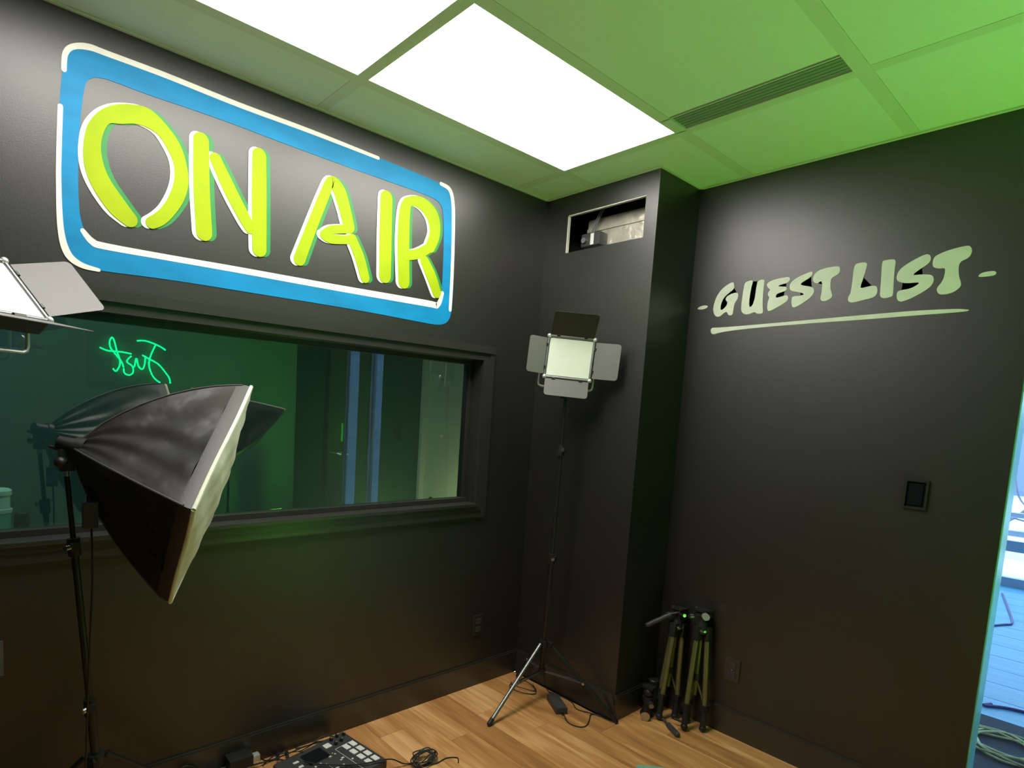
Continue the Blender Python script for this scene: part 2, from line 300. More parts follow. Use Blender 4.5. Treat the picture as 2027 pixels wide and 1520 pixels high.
GUEST = {'dash': [(0.708, 2.068), (0.731, 2.078), (0.761, 2.076), (0.758, 2.064), (0.733, 2.058), (0.711, 2.061)], 'G': [(0.872, 2.178), (0.824, 2.152), (0.799, 2.115), (0.789, 2.075), (0.789, 2.043), (0.805, 2.017), (0.825, 2.016), (0.844, 2.034), (0.858, 2.037), (0.866, 2.018), (0.886, 2.019), (0.887, 2.042), (0.889, 2.074), (0.902, 2.092), (0.903, 2.115), (0.895, 2.124), (0.867, 2.119), (0.848, 2.109), (0.844, 2.092), (0.856, 2.085), (0.853, 2.065), (0.834, 2.047), (0.824, 2.05), (0.825, 2.076), (0.836, 2.107), (0.863, 2.128), (0.882, 2.143), (0.879, 2.161)], 'U': [(0.929, 2.167), (0.961, 2.173), (0.965, 2.162), (0.96, 2.144), (0.956, 2.09), (0.958, 2.051), (0.969, 2.049), (0.98, 2.072), (0.983, 2.156), (0.989, 2.167), (1.015, 2.169), (1.015, 2.152), (1.015, 2.099), (1.019, 2.046), (1.024, 2.019), (1.016, 2.014), (0.994, 2.016), (0.987, 2.026), (0.967, 2.018), (0.944, 2.016), (0.928, 2.027), (0.922, 2.047), (0.923, 2.109), (0.926, 2.148)], 'E': [(1.028, 2.151), (1.055, 2.162), (1.094, 2.166), (1.122, 2.166), (1.123, 2.15), (1.114, 2.14), (1.086, 2.136), (1.075, 2.13), (1.098, 2.126), (1.113, 2.125), (1.114, 2.107), (1.093, 2.102), (1.073, 2.097), (1.071, 2.078), (1.095, 2.083), (1.119, 2.088), (1.126, 2.072), (1.119, 2.058), (1.086, 2.039), (1.048, 2.02), (1.04, 2.032), (1.039, 2.066), (1.045, 2.085), (1.035, 2.097), (1.039, 2.112), (1.046, 2.118), (1.029, 2.134)], 'S': [(1.211, 2.176), (1.21, 2.157), (1.191, 2.145), (1.166, 2.13), (1.177, 2.121), (1.214, 2.112), (1.225, 2.101), (1.224, 2.08), (1.207, 2.06), (1.169, 2.035), (1.148, 2.028), (1.141, 2.041), (1.138, 2.075), (1.148, 2.079), (1.178, 2.078), (1.188, 2.084), (1.17, 2.093), (1.132, 2.103), (1.125, 2.117), (1.125, 2.135), (1.143, 2.154), (1.175, 2.168), (1.204, 2.177)], 'T': [(1.214, 2.149), (1.221, 2.169), (1.246, 2.183), (1.305, 2.187), (1.314, 2.177), (1.314, 2.157), (1.303, 2.148), (1.285, 2.14), (1.284, 2.119), (1.287, 2.09), (1.297, 2.068), (1.294, 2.055), (1.273, 2.044), (1.257, 2.047), (1.252, 2.059), (1.255, 2.08), (1.254, 2.115), (1.249, 2.134), (1.233, 2.122), (1.219, 2.13)], 'L': [(1.363, 2.18), (1.377, 2.188), (1.406, 2.186), (1.409, 2.174), (1.403, 2.131), (1.394, 2.092), (1.398, 2.083), (1.425, 2.089), (1.448, 2.089), (1.455, 2.074), (1.454, 2.051), (1.441, 2.041), (1.407, 2.035), (1.373, 2.028), (1.357, 2.034), (1.355, 2.052), (1.363, 2.068), (1.364, 2.122)], 'I': [(1.458, 2.18), (1.466, 2.185), (1.497, 2.185), (1.504, 2.176), (1.503, 2.15), (1.505, 2.098), (1.509, 2.049), (1.506, 2.038), (1.476, 2.034), (1.465, 2.045), (1.464, 2.07), (1.462, 2.123)], 'S2': [(1.608, 2.185), (1.614, 2.169), (1.609, 2.151), (1.578, 2.13), (1.562, 2.113), (1.58, 2.114), (1.616, 2.11), (1.628, 2.101), (1.631, 2.079), (1.619, 2.058), (1.579, 2.031), (1.543, 2.016), (1.53, 2.017), (1.521, 2.031), (1.52, 2.054), (1.528, 2.061), (1.56, 2.062), (1.587, 2.078), (1.583, 2.085), (1.552, 2.084), (1.524, 2.092), (1.513, 2.103), (1.513, 2.126), (1.524, 2.147), (1.554, 2.168), (1.593, 2.188)], 'T2': [(1.62, 2.168), (1.629, 2.179), (1.662, 2.192), (1.714, 2.2), (1.724, 2.195), (1.73, 2.181), (1.728, 2.163), (1.719, 2.152), (1.703, 2.146), (1.697, 2.132), (1.702, 2.091), (1.712, 2.066), (1.711, 2.051), (1.693, 2.034), (1.67, 2.029), (1.652, 2.031), (1.644, 2.043), (1.642, 2.056), (1.657, 2.079), (1.661, 2.109), (1.659, 2.128), (1.644, 2.127), (1.626, 2.133), (1.62, 2.143)], 'dash2': [(1.756, 2.084), (1.762, 2.094), (1.78, 2.098), (1.802, 2.097), (1.805, 2.087), (1.799, 2.081), (1.777, 2.08), (1.761, 2.081)], 'underline': [(0.783, 1.966), (0.822, 1.964), (0.969, 1.965), (1.248, 1.971), (1.488, 1.976), (1.595, 1.977), (1.705, 1.973), (1.734, 1.969), (1.747, 1.965), (1.735, 1.96), (1.597, 1.959), (1.433, 1.956), (1.25, 1.956), (0.97, 1.951), (0.837, 1.942), (0.793, 1.929)]}
NEON_PATHS = [[(-1.22, 1.956), (-1.156, 1.963), (-1.09, 1.949), (-1.023, 1.924), (-0.975, 1.896)], [(-1.063, 1.934), (-1.102, 1.837), (-1.118, 1.751), (-1.095, 1.667), (-1.061, 1.619), (-1.02, 1.59)], [(-1.175, 1.83), (-1.115, 1.801), (-1.035, 1.758), (-0.966, 1.677), (-0.939, 1.635), (-0.931, 1.589)], [(-1.148, 1.826), (-1.155, 1.747), (-1.174, 1.703), (-1.207, 1.729), (-1.22, 1.791), (-1.23, 1.783), (-1.239, 1.726), (-1.258, 1.71)], [(-1.265, 1.815), (-1.303, 1.762), (-1.258, 1.724), (-1.251, 1.669), (-1.283, 1.641), (-1.321, 1.657), (-1.328, 1.698)], [(-1.265, 1.833), (-1.334, 1.842), (-1.397, 1.843), (-1.458, 1.844), (-1.518, 1.865)], [(-1.328, 1.705), (-1.347, 1.758), (-1.397, 1.823), (-1.434, 1.873), (-1.44, 1.927), (-1.421, 1.963), (-1.403, 1.931), (-1.384, 1.851), (-1.359, 1.771), (-1.362, 1.716), (-1.39, 1.669), (-1.415, 1.691)]]
NEON_CORD = [(-1.411, 1.794), (-1.431, 1.723), (-1.39, 1.658), (-1.372, 1.604), (-1.409, 1.539)]

# ================================================================ the room
H = 2.65; W = .668; D = .369; XE = 1.915; XR = 3.6; YB = -4.3; T = .14
# left wall with the booth window hole
wy0, wy1, wz0, wz1 = -3.7, -.413, 1.00, 1.757
mb = MB()
mb.box((-T, YB, 0), (0, wy0, H)); mb.box((-T, wy1, 0), (0, D + T, H)); mb.box((-T, wy0, 0), (0, wy1, wz0)); mb.box((-T, wy0, wz1), (0, wy1, H))
struct(mb, 'wall_left', WALL, 'black painted wall carrying the ON AIR sign and the booth window')
# column front (wall facing the room, with the hole near its top)
vx0, vx1, vz0, vz1 = .146, .603, 2.350, 2.543
mb = MB()
mb.box((0, 0, 0), (W, .02, vz0)); mb.box((0, 0, vz0), (vx0, .02, vz1)); mb.box((vx1, 0, vz0), (W, .02, vz1)); mb.box((0, 0, vz1), (W, .02, H))
mb.box((W - .02, .02, 0), (W, D + T, H)); mb.box((0, .3, 0), (W - .02, .32, H))
struct(mb, 'wall_column', WALL, 'black boxed-out column in the corner with an open hole near the ceiling')
mb = MB()
mb.box((vx0, .003, vz0), (vx0 + .006, .019, vz1)).box((vx0, .003, vz1 - .005), (vx1, .019, vz1))
struct(mb, 'trim_1', WHITE_EDGE, 'bare pale plasterboard edge of the hole in the column')
# guest list wall
mb = MB(); mb.box((W, D, 0), (XE, D + T, H))
struct(mb, 'wall_back', WALL, 'black wall with the pale GUEST LIST lettering')
mb = MB(); mb.box((2.95, D, 0), (XR, D + T, H)); mb.box((XE, D, 2.2), (2.95, D + T, H))
struct(mb, 'wall_doorway', WALL, 'black wall around the glazed doorway right of the guest list wall')
mb = MB(); mb.box((XR, YB, 0), (XR + T, D + T, H)); struct(mb, 'wall_right', WALLG, 'teal green wall opposite the booth window')
mb = MB(); mb.box((-T, YB - T, 0), (XR + T, YB, H)); struct(mb, 'wall_rear', WALL, 'black wall behind the camera')

# floor: planks along x, each its own part
fl = struct(MB().box((0, YB, -.03), (XR, D, -.012)), 'floor', GAP, 'warm brown wood plank floor')
PW = .128; row = 0; y = D - .01; protos = {}
def plank(x0, x1, y0, y1):
    L = round(x1 - x0, 3); Wd = round(y1 - y0, 3); k = (L, Wd)
    if k not in protos:
        m_ = MB().box((-L / 2 + .0006, -Wd / 2 + .0006, -.012), (L / 2 - .0006, Wd / 2 - .0006, 0)); o = m_.build('plank', WOOD, fl); protos[k] = o.data
    else:
        o = bpy.data.objects.new('plank', protos[k]); C.objects.link(o); o.parent = fl
    o.location = ((x0 + x1) / 2, (y0 + y1) / 2, 0)
offs = [.35, .9, .15, .7, 1.1, .5, .25, .8]
while y > YB:
    y0 = max(YB, y - PW); x = 0.
    if y0 < -2.6 and False: break
    nxt = offs[row % 8]; lo_x = W if y > .03 else 0.
    while x < XR:
        x1 = min(XR, nxt)
        if XR - x1 < .2: x1 = XR
        if x1 > lo_x + .02: plank(max(x, lo_x), x1, y0, y)
        x = x1; nxt = x1 + 1.2
    y = y0; row += 1

# baseboards
bh = .122
def base(name, lo, hi, nrm):
    mb = MB(); mb.box(lo, hi)
    lo2 = list(lo); hi2 = list(hi); lo2[2] = hi[2]; hi2[2] = hi[2] + .007
    ax = 0 if nrm[0] else 1; sgn = nrm[ax]
    if sgn > 0: hi2[ax] -= .006
    else: lo2[ax] += .006
    mb.box(lo2, hi2); return struct(mb, name, TRIM, 'black painted skirting board')
base('baseboard_left', (0, YB, 0), (.014, 0, bh), (1, 0))
base('baseboard_column', (.014, -.014, 0), (W + .014, 0, bh), (0, -1))
base('baseboard_recess', (W, 0, 0), (W + .014, D - .014, bh), (1, 0))
base('baseboard_back', (W, D - .014, 0), (XE, D, bh), (0, -1))
base('baseboard_right', (XR - .014, YB, 0), (XR, D, bh), (-1, 0))

# ceiling: a slab, tiles and bars
cl = struct(MB().box((-T, YB - T, H + .05), (XR + T, D + T, H + .1)), 'ceiling', TILE, 'suspended ceiling of white tiles lit green, with flush light panels')
gx = [-.31, .296, .897, 1.508, 2.12, 2.73, 3.34]; gy = [-4.78, -3.643, -2.507, -1.371, -.235]
bw = .046
xs = [0] + [g for g in gx if 0 < g < XR] + [XR]; ys = [YB] + [g for g in gy if YB < g < D] + [D]
lights = {(1, 2), (1, 3)}   # cells (i, j) filled by light panels
for i in range(len(xs) - 1):
    for j in range(len(ys) - 1):
        x0 = xs[i] + (bw / 2 if i else 0); x1 = xs[i + 1] - (bw / 2 if i < len(xs) - 2 else 0)
        y0 = ys[j] + (bw / 2 if j else 0); y1 = ys[j + 1] - (bw / 2 if j < len(ys) - 2 else 0)
        if x1 - x0 < .03: continue
        if xs[i] == .296 and round(ys[j], 3) in (-2.507, -1.371): continue
        if xs[i] == .897 and round(ys[j], 3) == -1.371: y1 = -.385
        tl = MB().box((x0 + .001, y0 + .001, H + .001), (x1 - .001, y1 - .001, H + .012)).build('ceiling_tile', TILE, cl)
for g in gx:
    if 0 < g < XR: MB().box((g - bw / 2, YB, H), (g + bw / 2, D, H + .02)).build('grid_bar', TBAR, cl)
for g in gy:
    if YB < g < D:
        for i in range(len(xs) - 1):
            MB().box((xs[i] + (bw / 2 if i else 0), g - bw / 2, H + .0004), (xs[i + 1] - (bw / 2 if i < len(xs) - 2 else 0), g + bw / 2, H + .02)).build('grid_bar', TBAR, cl)
mb = MB(); mb.box((0, YB, H - .006), (.012, 0, H)); mb.box((0, -.012, H - .006), (W + .012, 0, H)); mb.box((W, 0, H - .006), (W + .012, D, H)); mb.box((W, D - .012, H - .006), (XR, D, H))
mb.build('edge_angle', TBAR, cl)
# light panels
for (y0, y1, lb) in ((-1.348, -.258, 'glowing white ceiling light panel nearest the column, fully in view'), (-2.484, -1.394, 'glowing white ceiling light panel above the ON AIR sign, cut by the top edge')):
    t = empty('ceiling_light', ((.319 + .874) / 2, (y0 + y1) / 2, H), lb, 'ceiling light', 'flat ceiling light panels')
    hw, hl = .2775, (y1 - y0) / 2
    MB().box((-hw, -hl, .001), (hw, hl, .012)).build('diffuser', DIFF, t)
    fr = MB(); fr.box((-hw, -hl, .012), (hw, hl, .03)); fr.build('housing', WHITEP, t)
# slot vent
t = empty('slot_vent', ((.874 + 1.486) / 2, -.307, H), 'long narrow grey-green slot vent in the ceiling beside the light panel', 'air vent')
MB().box((-.305, -.078, .008), (.305, .063, .03)).build('backing', SLOT, t)
for yy in (-.066, .0605): MB().box((-.305, yy - .0025, 0), (.305, yy + .0025, .014)).build('flange', TBAR, t)
for yy in (-.045, -.025, -.005, .015, .035): MB().box((-.305, yy - .001, .006), (.305, yy + .001, .009)).build('blade', SLOT, t)

# ================================================================ booth window
t = MB(); t.box((0, wy0, wz1 - .0), (.014, wy1 + .07, 1.828))
win = empty('window_1', (0, -2, 1.0)); tag(win, 'wide booth window with black painted stepped frame', 'window', kind='structure')
def wp(mb, name, m, lab=None):
    o = mb.build(name, m, win); o.matrix_parent_inverse = win.matrix_world.inverted() if False else Matrix.Translation((0, 2, -1.0)); 
    if lab: o['label'] = lab
    return o
t.bm.free()
wp(MB().box((0, wy0, 1.757), (.014, -.343, 1.792)).box((0, wy0, 1.792), (.026, -.343, 1.829)), 'head_casing', TRIM)
wp(MB().box((0, -.413, 1.005), (.014, -.375, 1.757)).box((0, -.375, .942), (.02, -.345, 1.792)), 'side_casing', TRIM)
wp(MB().box((0, wy0, .942), (.014, -.375, .978)).box((0, wy0, .978), (.02, -.375, 1.005)), 'apron', TRIM)
wp(MB().box((-.05, wy0, 1.0), (.028, wy1, 1.016), bev=.003), 'sill', TRIM)
GX = -.085
wp(MB().box((GX - .02, wy0, 1.0), (GX + .03, wy1, 1.036)), 'glazing_bar', TRIM)
wp(MB().box((GX - .02, wy0, 1.735), (GX + .012, wy1, 1.757)), 'glazing_bar', TRIM)
wp(MB().box((GX - .02, wy1 - .02, 1.036), (GX + .012, wy1, 1.735)), 'glazing_bar', TRIM)
wp(MB().box((GX - .003, wy0, 1.036), (GX + .003, wy1 - .02, 1.735)), 'pane', GLASS)

# booth behind the glass
bx = -1.12
struct(MB().box((bx - .1, -5.2, 0), (bx, .2, H)), 'wall_booth_back', BOOTHW, 'dark teal wall of the booth behind the glass')
struct(MB().box((bx, .1, 0), (-T, .2, H)), 'wall_booth_side', BOOTHS, 'pale side wall of the booth behind the glass')
struct(MB().box((bx, -5.2, 0), (-T, -5.1, H)), 'wall_booth_end', BOOTHW, 'dark far end wall of the booth')
struct(MB().box((bx - .1, -5.2, -.05), (-T, .2, 0)), 'floor_booth', CARPET, 'dark booth floor')
struct(MB().box((bx - .1, -5.2, H), (-T, .2, H + .05)), 'ceiling_booth', BOOTHW, 'dark booth ceiling')
struct(MB().box((bx + .001, .06, 0), (bx + .03, .1, H)), 'trim_2', WHITEP, 'pale vertical trim in the booth corner')
o = empty('booth_fill', (-.62, -2.9, H - .03), 'added unseen green fill light under the booth ceiling', 'lamp')  # added fill light, no known fixture; gives the booth its teal tint
MB().box((-.2, -.5, 0), (.2, .5, .03)).build('diffuser', BOOTHL, o)
# brass table lamp low in the booth, only its finial shows above the sill
lx, ly = -.5, -.30
o = empty('table_lamp', (lx, ly, 0), 'round brass finial of a lamp showing just above the window sill', 'lamp')
MB().lathe([(.1, .0), (.1, .02), (.015, .04), (.012, .62), (.02, .63)]).build('base', BRASS, o, True)
MB().sph((0, 0, .72), .04).build('bulb', WARM, o, True)
MB().sph((0, 0, .95), .017).cyl((0, 0, .66), (0, 0, .95), .004).build('finial', BRASS, o, True)

# counter in the booth with things on it
o = empty('booth_counter', (-.3, -2.6, 0), 'narrow dark counter behind the booth glass', 'counter')
MB().box((-.15, -.9, .955), (.12, .9, .98)).build('worktop', DARKP, o); MB().box((-.12, -.88, 0), (-.1, .88, .955)).build('panel', DARKP, o)
def up(x, y, z, prof, name, m, parent=None, n=24): return MB().lathe(prof, n=n).build(name, m, parent, True, loc=(x, y, z))

# ================================================================ painted sign
SG = Matrix(((0, 0, 1, 0), (1, 0, 0, 0), (0, 1, 0, 0), (0, 0, 0, 1)))   # (y, z, h) -> world on the plane x=0
def sgm(h): return Matrix.Translation((h, 0, 0)) @ SG
sign = empty('painted_sign', (0, -1.4, 2.1), 'large painted ON AIR sign, lime letters in a blue rounded frame', 'wall sign')
OFF = Matrix.Translation((0, 1.4, -2.1))
def sp(mb, name, m, parent=sign, lab=None):
    o = mb.build(name, m, parent)
    if parent is sign: o.matrix_parent_inverse = OFF
    if lab: o['label'] = lab
    return o
def resample(P, n):
    P = [Vector(p) for p in P]; L = [0]
    for i in range(len(P)): L.append(L[-1] + (P[(i + 1) % len(P)] - P[i]).length)
    out = []
    for k in range(n):
        s = L[-1] * k / n; i = max(j for j in range(len(P)) if L[j] <= s); f = (s - L[i]) / max(1e-9, L[i + 1] - L[i]); out.append(P[i].lerp(P[(i + 1) % len(P)], f))
    return out
NI = 160
inn = resample(chaikin(FRAME_IN), NI); outp = [Vector(p) for p in chaikin(FRAME_OUT, 3)]
# match every inner point with the nearest boundary of the outer outline, kept in order
def nearest(p):
    return min(range(len(outp)), key=lambda i: (outp[i] - p).length)
cen_ = sum(inn, Vector((0, 0))) / NI
ro = resample([tuple(v) for v in outp], 1200)
ang = lambda p: math.atan2((p - cen_).y * 2.2, (p - cen_).x)
oa = sorted(ro, key=ang); ia = sorted(resample([tuple(v) for v in inn], 1200), key=ang)
def at_ang(L, t):
    return min(L, key=lambda p: abs((ang(p) - t + PI) % (2 * PI) - PI))
angs = sorted([ang(p) for p in ro[::5]])
O2 = [tuple(at_ang(oa, t)) for t in angs]; I2 = [tuple(at_ang(ia, t)) for t in angs]
fr = sp(MB().ring_prism(O2, I2, .0012, sgm(.0004)), 'frame', PAINT_BLUE, lab='blue rounded frame')
mb = MB()
for w in FRAME_WHITE: ribbon_quads(mb, w, .0012, sgm(.0012), grow=.0025)
sp(mb, 'highlight', PAINT_WHITE, fr, 'white edge strokes').matrix_parent_inverse = OFF if False else Matrix()
for ch in 'ONAIR':
    if ch not in ON_AIR: continue
    mb = MB(); g = MB(); w = MB()
    for k, st in enumerate(ON_AIR[ch]):
        dz = .0003 * k
        ribbon_quads(mb, st, .0012, sgm(.003 + dz))
        ribbon_quads(g, st, .0008, sgm(.0004 + dz), sy=.018, sz=.002, grow=-.001)
        ribbon_quads(w, st, .0008, sgm(.0014 + dz), sy=-.013, sz=-.001, grow=.001)
    o = sp(mb, 'letter', PAINT_LIME, lab='lime letter ' + ch)
    sp(g, 'shadow', PAINT_GREEN, o, 'green edge'); sp(w, 'outline', PAINT_WHITE, o, 'white edge')

# guest list lettering on the plane y = D
GM = Matrix(((1, 0, 0, 0), (0, 0, -1, D - .0003), (0, 1, 0, 0), (0, 0, 0, 1)))
gl = empty('painted_lettering', (1.4, D, 1.85), 'pale hand-painted GUEST LIST lettering with underline and dashes', 'wall lettering')
for k, P in GUEST.items():
    nm = 'dash' if 'dash' in k else ('underline' if k == 'underline' else 'letter')
    o = MB().prism(chaikin(P, 2), .0015, GM).build(nm, PAINT_PALE, gl); o.matrix_parent_inverse = Matrix.Translation((-1.4, -D, -1.85))
    if nm == 'letter': o['label'] = 'pale letter ' + k[0]

# ================================================================ small wall fittings
def plate(o_loc, mtx, name, label, cat, w, h, m, inner):
    t = empty(name, o_loc, label, cat, mtx=mtx)
    MB().box((-w / 2, -.006, -h / 2), (w / 2, 0, h / 2), bev=.002).build('cover_plate', m, t)
    inner(t); return t
def duplex(t):
    for s in (-1, 1):
        o = MB().box((-.017, -.009, s * .022 - .015), (.017, -.005, s * .022 + .015), bev=.003).build('socket', DARKP, t)
        for q in (-.007, .007): MB().box((q - .001, -.0095, s * .022 - .004), (q + .001, -.0088, s * .022 + .006)).build('slot', BLACKP, o)
    MB().cyl((0, -.0075, 0), (0, -.005, 0), .003).build('screw', SILVER, t)
Lw = lambda y, z: axes((0, y, z), (0, 1, 0), (-1, 0, 0), (0, 0, 1))     # plate facing +x
Bw = lambda x, z: axes((x, D, z), (1, 0, 0), (0, 1, 0), (0, 0, 1))
plate(0, Lw(-.332, .337), 'wall_outlet', 'black wall outlet low on the left wall near the corner', 'outlet', .072, .115, TRIM, duplex)
plate(0, Bw(1.056, .323), 'wall_outlet', 'black wall outlet low on the guest list wall, right of the folded tripods', 'outlet', .072, .115, TRIM, duplex)
plate(0, Lw(-2.445, .643), 'wall_outlet', 'grey wall outlet at the left edge, below the booth window', 'outlet', .072, .115, GREYP, duplex)
def openbox(t):
    for lo, hi in (((-.037, -.012, -.057), (-.03, 0, .057)), ((.03, -.012, -.057), (.037, 0, .057)), ((-.03, -.012, .049), (.03, 0, .057)), ((-.03, -.012, -.057), (.03, 0, -.049))):
        MB().box(lo, hi).build('rim', BLACKP, t)
    MB().box((-.022, -.008, -.04), (.022, -.004, .04), bev=.002).build('module', SCREEN, t)
t = empty('wall_switch', label='glossy black open electrical box on the guest list wall, below the lettering', cat='switch', mtx=Bw(1.663, 1.271))
MB().box((-.037, -.004, -.057), (.037, 0, .057)).build('cover_plate', SCREEN, t); openbox(t)

# hole in the column: duct and actuator
t = empty('air_duct', (.4, .15, 2.3), 'foil-wrapped air duct inside the hole in the column', 'duct')
mb = MB(); mb.box((-.21, -.03, -.05), (.235, .12, .235), bev=.006); mb.build('duct_body', FOIL, t)
MB().box((-.21, -.036, .17), (.235, -.03, .188)).build('seam', FOIL, t)
MB().box((.125, -.034, .045), (.175, -.029, .15)).build('tape', WHITEP, t, )['label'] = 'white tape strip'
MB().box((-.215, -.04, -.05), (-.195, -.028, .12)).build('flange', FOIL, t)
t = empty('damper_motor', (.265, .085, 2.41), 'small black box with white label in front of the foil duct', 'control box')
MB().box((-.06, -.035, -.03), (.055, .03, .035), bev=.008).build('body', DARKP, t, True)
MB().box((.0, -.037, -.026), (.02, -.034, .03)).build('sticker', WHITEP, t)
MB().cyl((-.035, -.05, 0), (-.035, -.035, 0), .014).build('knob', SILVER, t, True)
MB().tube([(-.03, 0, .03), (0, .0, .1), (.03, .0, .16)], .004).tube([(-.015, 0, .03), (.012, .0, .1), (.05, .0, .16)], .004).tube([(-.05, 0, -.02), (-.08, .0, -.06), (-.04, -.01, -.1)], .004).build('cable', GREYP, t, True)
MB().box((-.035, .028, -.02), (.03, .035, .02)).build('bracket', SILVER, t)

# ================================================================ light stands
def mid(a, b, t): return Vector(a).lerp(Vector(b), t)
def stand(label, group, foot, top, hubz, feet, m_leg, joints, name='light_stand', legmats=None):
    """foot/top: ends of the pole; joints: fractions with a collar"""
    t = empty(name, (foot[0], foot[1], 0), label, 'light stand', group); O = Vector((foot[0], foot[1], 0))
    F = Vector(foot) - O; Tt = Vector(top) - O
    cuts = [0] + joints + [1]; r = .0125
    for i in range(len(cuts) - 1):
        MB().cyl(mid(F, Tt, cuts[i]), mid(F, Tt, cuts[i + 1]), r - .0025 * i, n=16).build('pole', BLACKM, t, True)
    for j in joints:
        p = mid(F, Tt, j); d = (Tt - F).normalized()
        o = MB().cyl(p - d * .03, p + d * .022, .0175, n=16).box(p + Vector((.008, -.012, -.012)), p + Vector((.028, .012, .012)), bev=.003).build('collar', BLACKP, t, True)
        MB().cyl(p + Vector((.022, -.014, 0)), p + Vector((.03, -.026, .0)), .008, n=12).build('knob', SILVER, o, True)
    k = (hubz - F.z) / (Tt.z - F.z); hub = mid(F, Tt, k); k2 = max(.0, (hubz - .155 - F.z) / (Tt.z - F.z)); lowh = mid(F, Tt, k2)
    MB().cyl(hub - Vector((0, 0, .02)), hub + Vector((0, 0, .015)), .023, n=18).build('upper_hub', BLACKP, t, True)
    MB().cyl(lowh - Vector((0, 0, .012)), lowh + Vector((0, 0, .012)), .021, n=18).build('lower_hub', BLACKP, t, True)
    for i, f in enumerate(feet):
        f = Vector(f) - O; d = Vector((f.x - hub.x, f.y - hub.y, 0)).normalized()
        a = hub + d * .032; f2 = f + Vector((0, 0, .011))
        lg = MB().cyl(a, f2, .0095, n=12).build('leg', (legmats or {}).get(i, m_leg), t, True)
        MB().cyl(mid(a, f2, .94), f2, .0115, n=12).sph(f2, .011).build('rubber_foot', BLACKP, lg, True)
        MB().box(hub + d * .018 - Vector((.008, .008, .014)), hub + d * .04 + Vector((.008, .008, .012)), bev=.003).build('hinge', BLACKP, lg)
        q = mid(a, f2, .52); n = Vector((-d.y, d.x, 0))
        MB().cyl(lowh + d * .018 + n * .006, q + n * .008, .0035, n=8).cyl(lowh + d * .018 - n * .006, q - n * .008, .0035, n=8).build('brace', DARKP, t, True)
        MB().cyl(q - n * .014, q + n * .014, .006, n=12).build('rivet', SILVER, lg, True)
    return t

# ---- led panel with barn doors; local frame: x = width, z = height, front faces -y
def led_panel(label, mtx, w, h, doors, face=LEDFACE, name='led_panel_light', cat='studio light', yd_=.022, drop=.036, ydir=(0, 0, -1)):
    t = empty(name, label=label, cat=cat, mtx=mtx)
    hw, hh = w / 2, h / 2
    MB().box((-hw - .004, -.004, -hh - .004), (hw + .004, .042, hh + .004), bev=.006).build('housing', DARKP, t)
    MB().box((-hw + .006, -.009, -hh + .008), (hw - .006, -.003, hh - .008), bev=.002).build('diffuser', face, t)
    fr = MB()
    for s in (-1, 1):
        fr.cyl((-hw, -.010, s * hh), (hw, -.010, s * hh), .006, n=10); fr.cyl((s * hw, -.010, -hh), (s * hw, -.010, hh), .006, n=10)
    fr.build('hinge_frame', GUN, t, True)
    for sx in (-1, 1):
        for sz in (-1, 1): MB().sph((sx * hw, -.012, sz * hh), .0105).build('corner_cap', PALEM, t, True)
    dd = h * .66
    # every door: hinge line, outward direction, splay angle towards the front (-y)
    spec = {'top': ((0, -.014, hh + .006), (1, 0, 0), (0, 0, 1), w * .96), 'bottom': ((0, -.014, -hh - .006), (1, 0, 0), (0, 0, -1), w * .96),
            'right': ((hw + .006, -.014, 0), (0, 0, 1), (1, 0, 0), h * .88), 'left': ((-hw - .006, -.014, 0), (0, 0, 1), (-1, 0, 0), h * .88)}
    for k, (ang_, dep) in doors.items():
        o, al, out, ln = spec[k]; o = Vector(o); al = Vector(al); out = Vector(out); d = out * math.cos(ang_) + Vector((0, -1, 0)) * math.sin(ang_); nn = al.cross(d)
        m_ = Matrix((al, d, nn)).transposed().to_4x4(); m_.translation = o
        L0 = ln / 2; L1 = ln / 2 * (1.0 if k in ('left', 'right') else 1.0); r_ = .012
        pts = [(-L0, .002), (L0, .002), (L1, dep - r_), (L1 - .004, dep - .004), (L1 - r_, dep), (-L1 + r_, dep), (-L1 + .004, dep - .004), (-L1, dep - r_)]
        ob = MB().prism(pts, .0015, m_).build('barn_door', DOORD if k == 'top' else DOORM, t)
        for q in (-1, 1): MB().cyl(o + al * L0 * .55 * q, o + al * L0 * .7 * q, .006, n=8).build('hinge', BLACKM, ob, True)
    if True:
        yk = MB(); a0 = hw + yd_; yd = Vector(ydir).normalized(); yl = hh + drop
        def Y(x_, l_): return Vector((x_, .02, -.01)) + yd * l_
        yk.tube([Y(-a0, 0), Y(-a0, yl - .018), Y(-a0 + .003, yl - .006), Y(-a0 + .016, yl), Y(a0 - .016, yl), Y(a0 - .003, yl - .006), Y(a0, yl - .018), Y(a0, 0)], .0055, smooth=False, n=10)
        o = yk.build('yoke', PALEM, t, True)
        for q in (-1, 1): MB().cyl((q * (a0 + .012), .02, -.01), (q * hw, .02, -.01), .011).build('knob', BLACKP, o, True)
        MB().cyl(Y(0, yl + .05), Y(0, yl), .014).build('mount', BLACKP, t, True)
    return t

# panel and stand in the corner
pc = Vector((.385, -.20, 1.775)); zn = Vector((.10, .09, 1)).normalized()
fn = Vector((.72, -.69, .02)).normalized()     # where the face looks
def panel_mtx(c, front, up_):
    y = -front.normalized(); x = y.cross(up_).normalized(); z = x.cross(y).normalized(); return axes(c, x, y, z)
led_panel('square LED light with open barn doors on the stand in the corner', panel_mtx(pc, fn, Vector((.055, .03, 1))), .218, .196,
          {'top': (rad(42), .13), 'bottom': (rad(14), .085), 'right': (rad(12), .12), 'left': (rad(28), .10)})
stand('tall black light stand with one silver leg, in the corner', 'light stands', (.322, -.155, .14), (.372, -.188, 1.645), .315,
      [(.359, -.561, 0), (.693, .018 - .03, 0), (.075, -.06, 0)], BLACKM, [.42, .79], legmats={0: GUN})

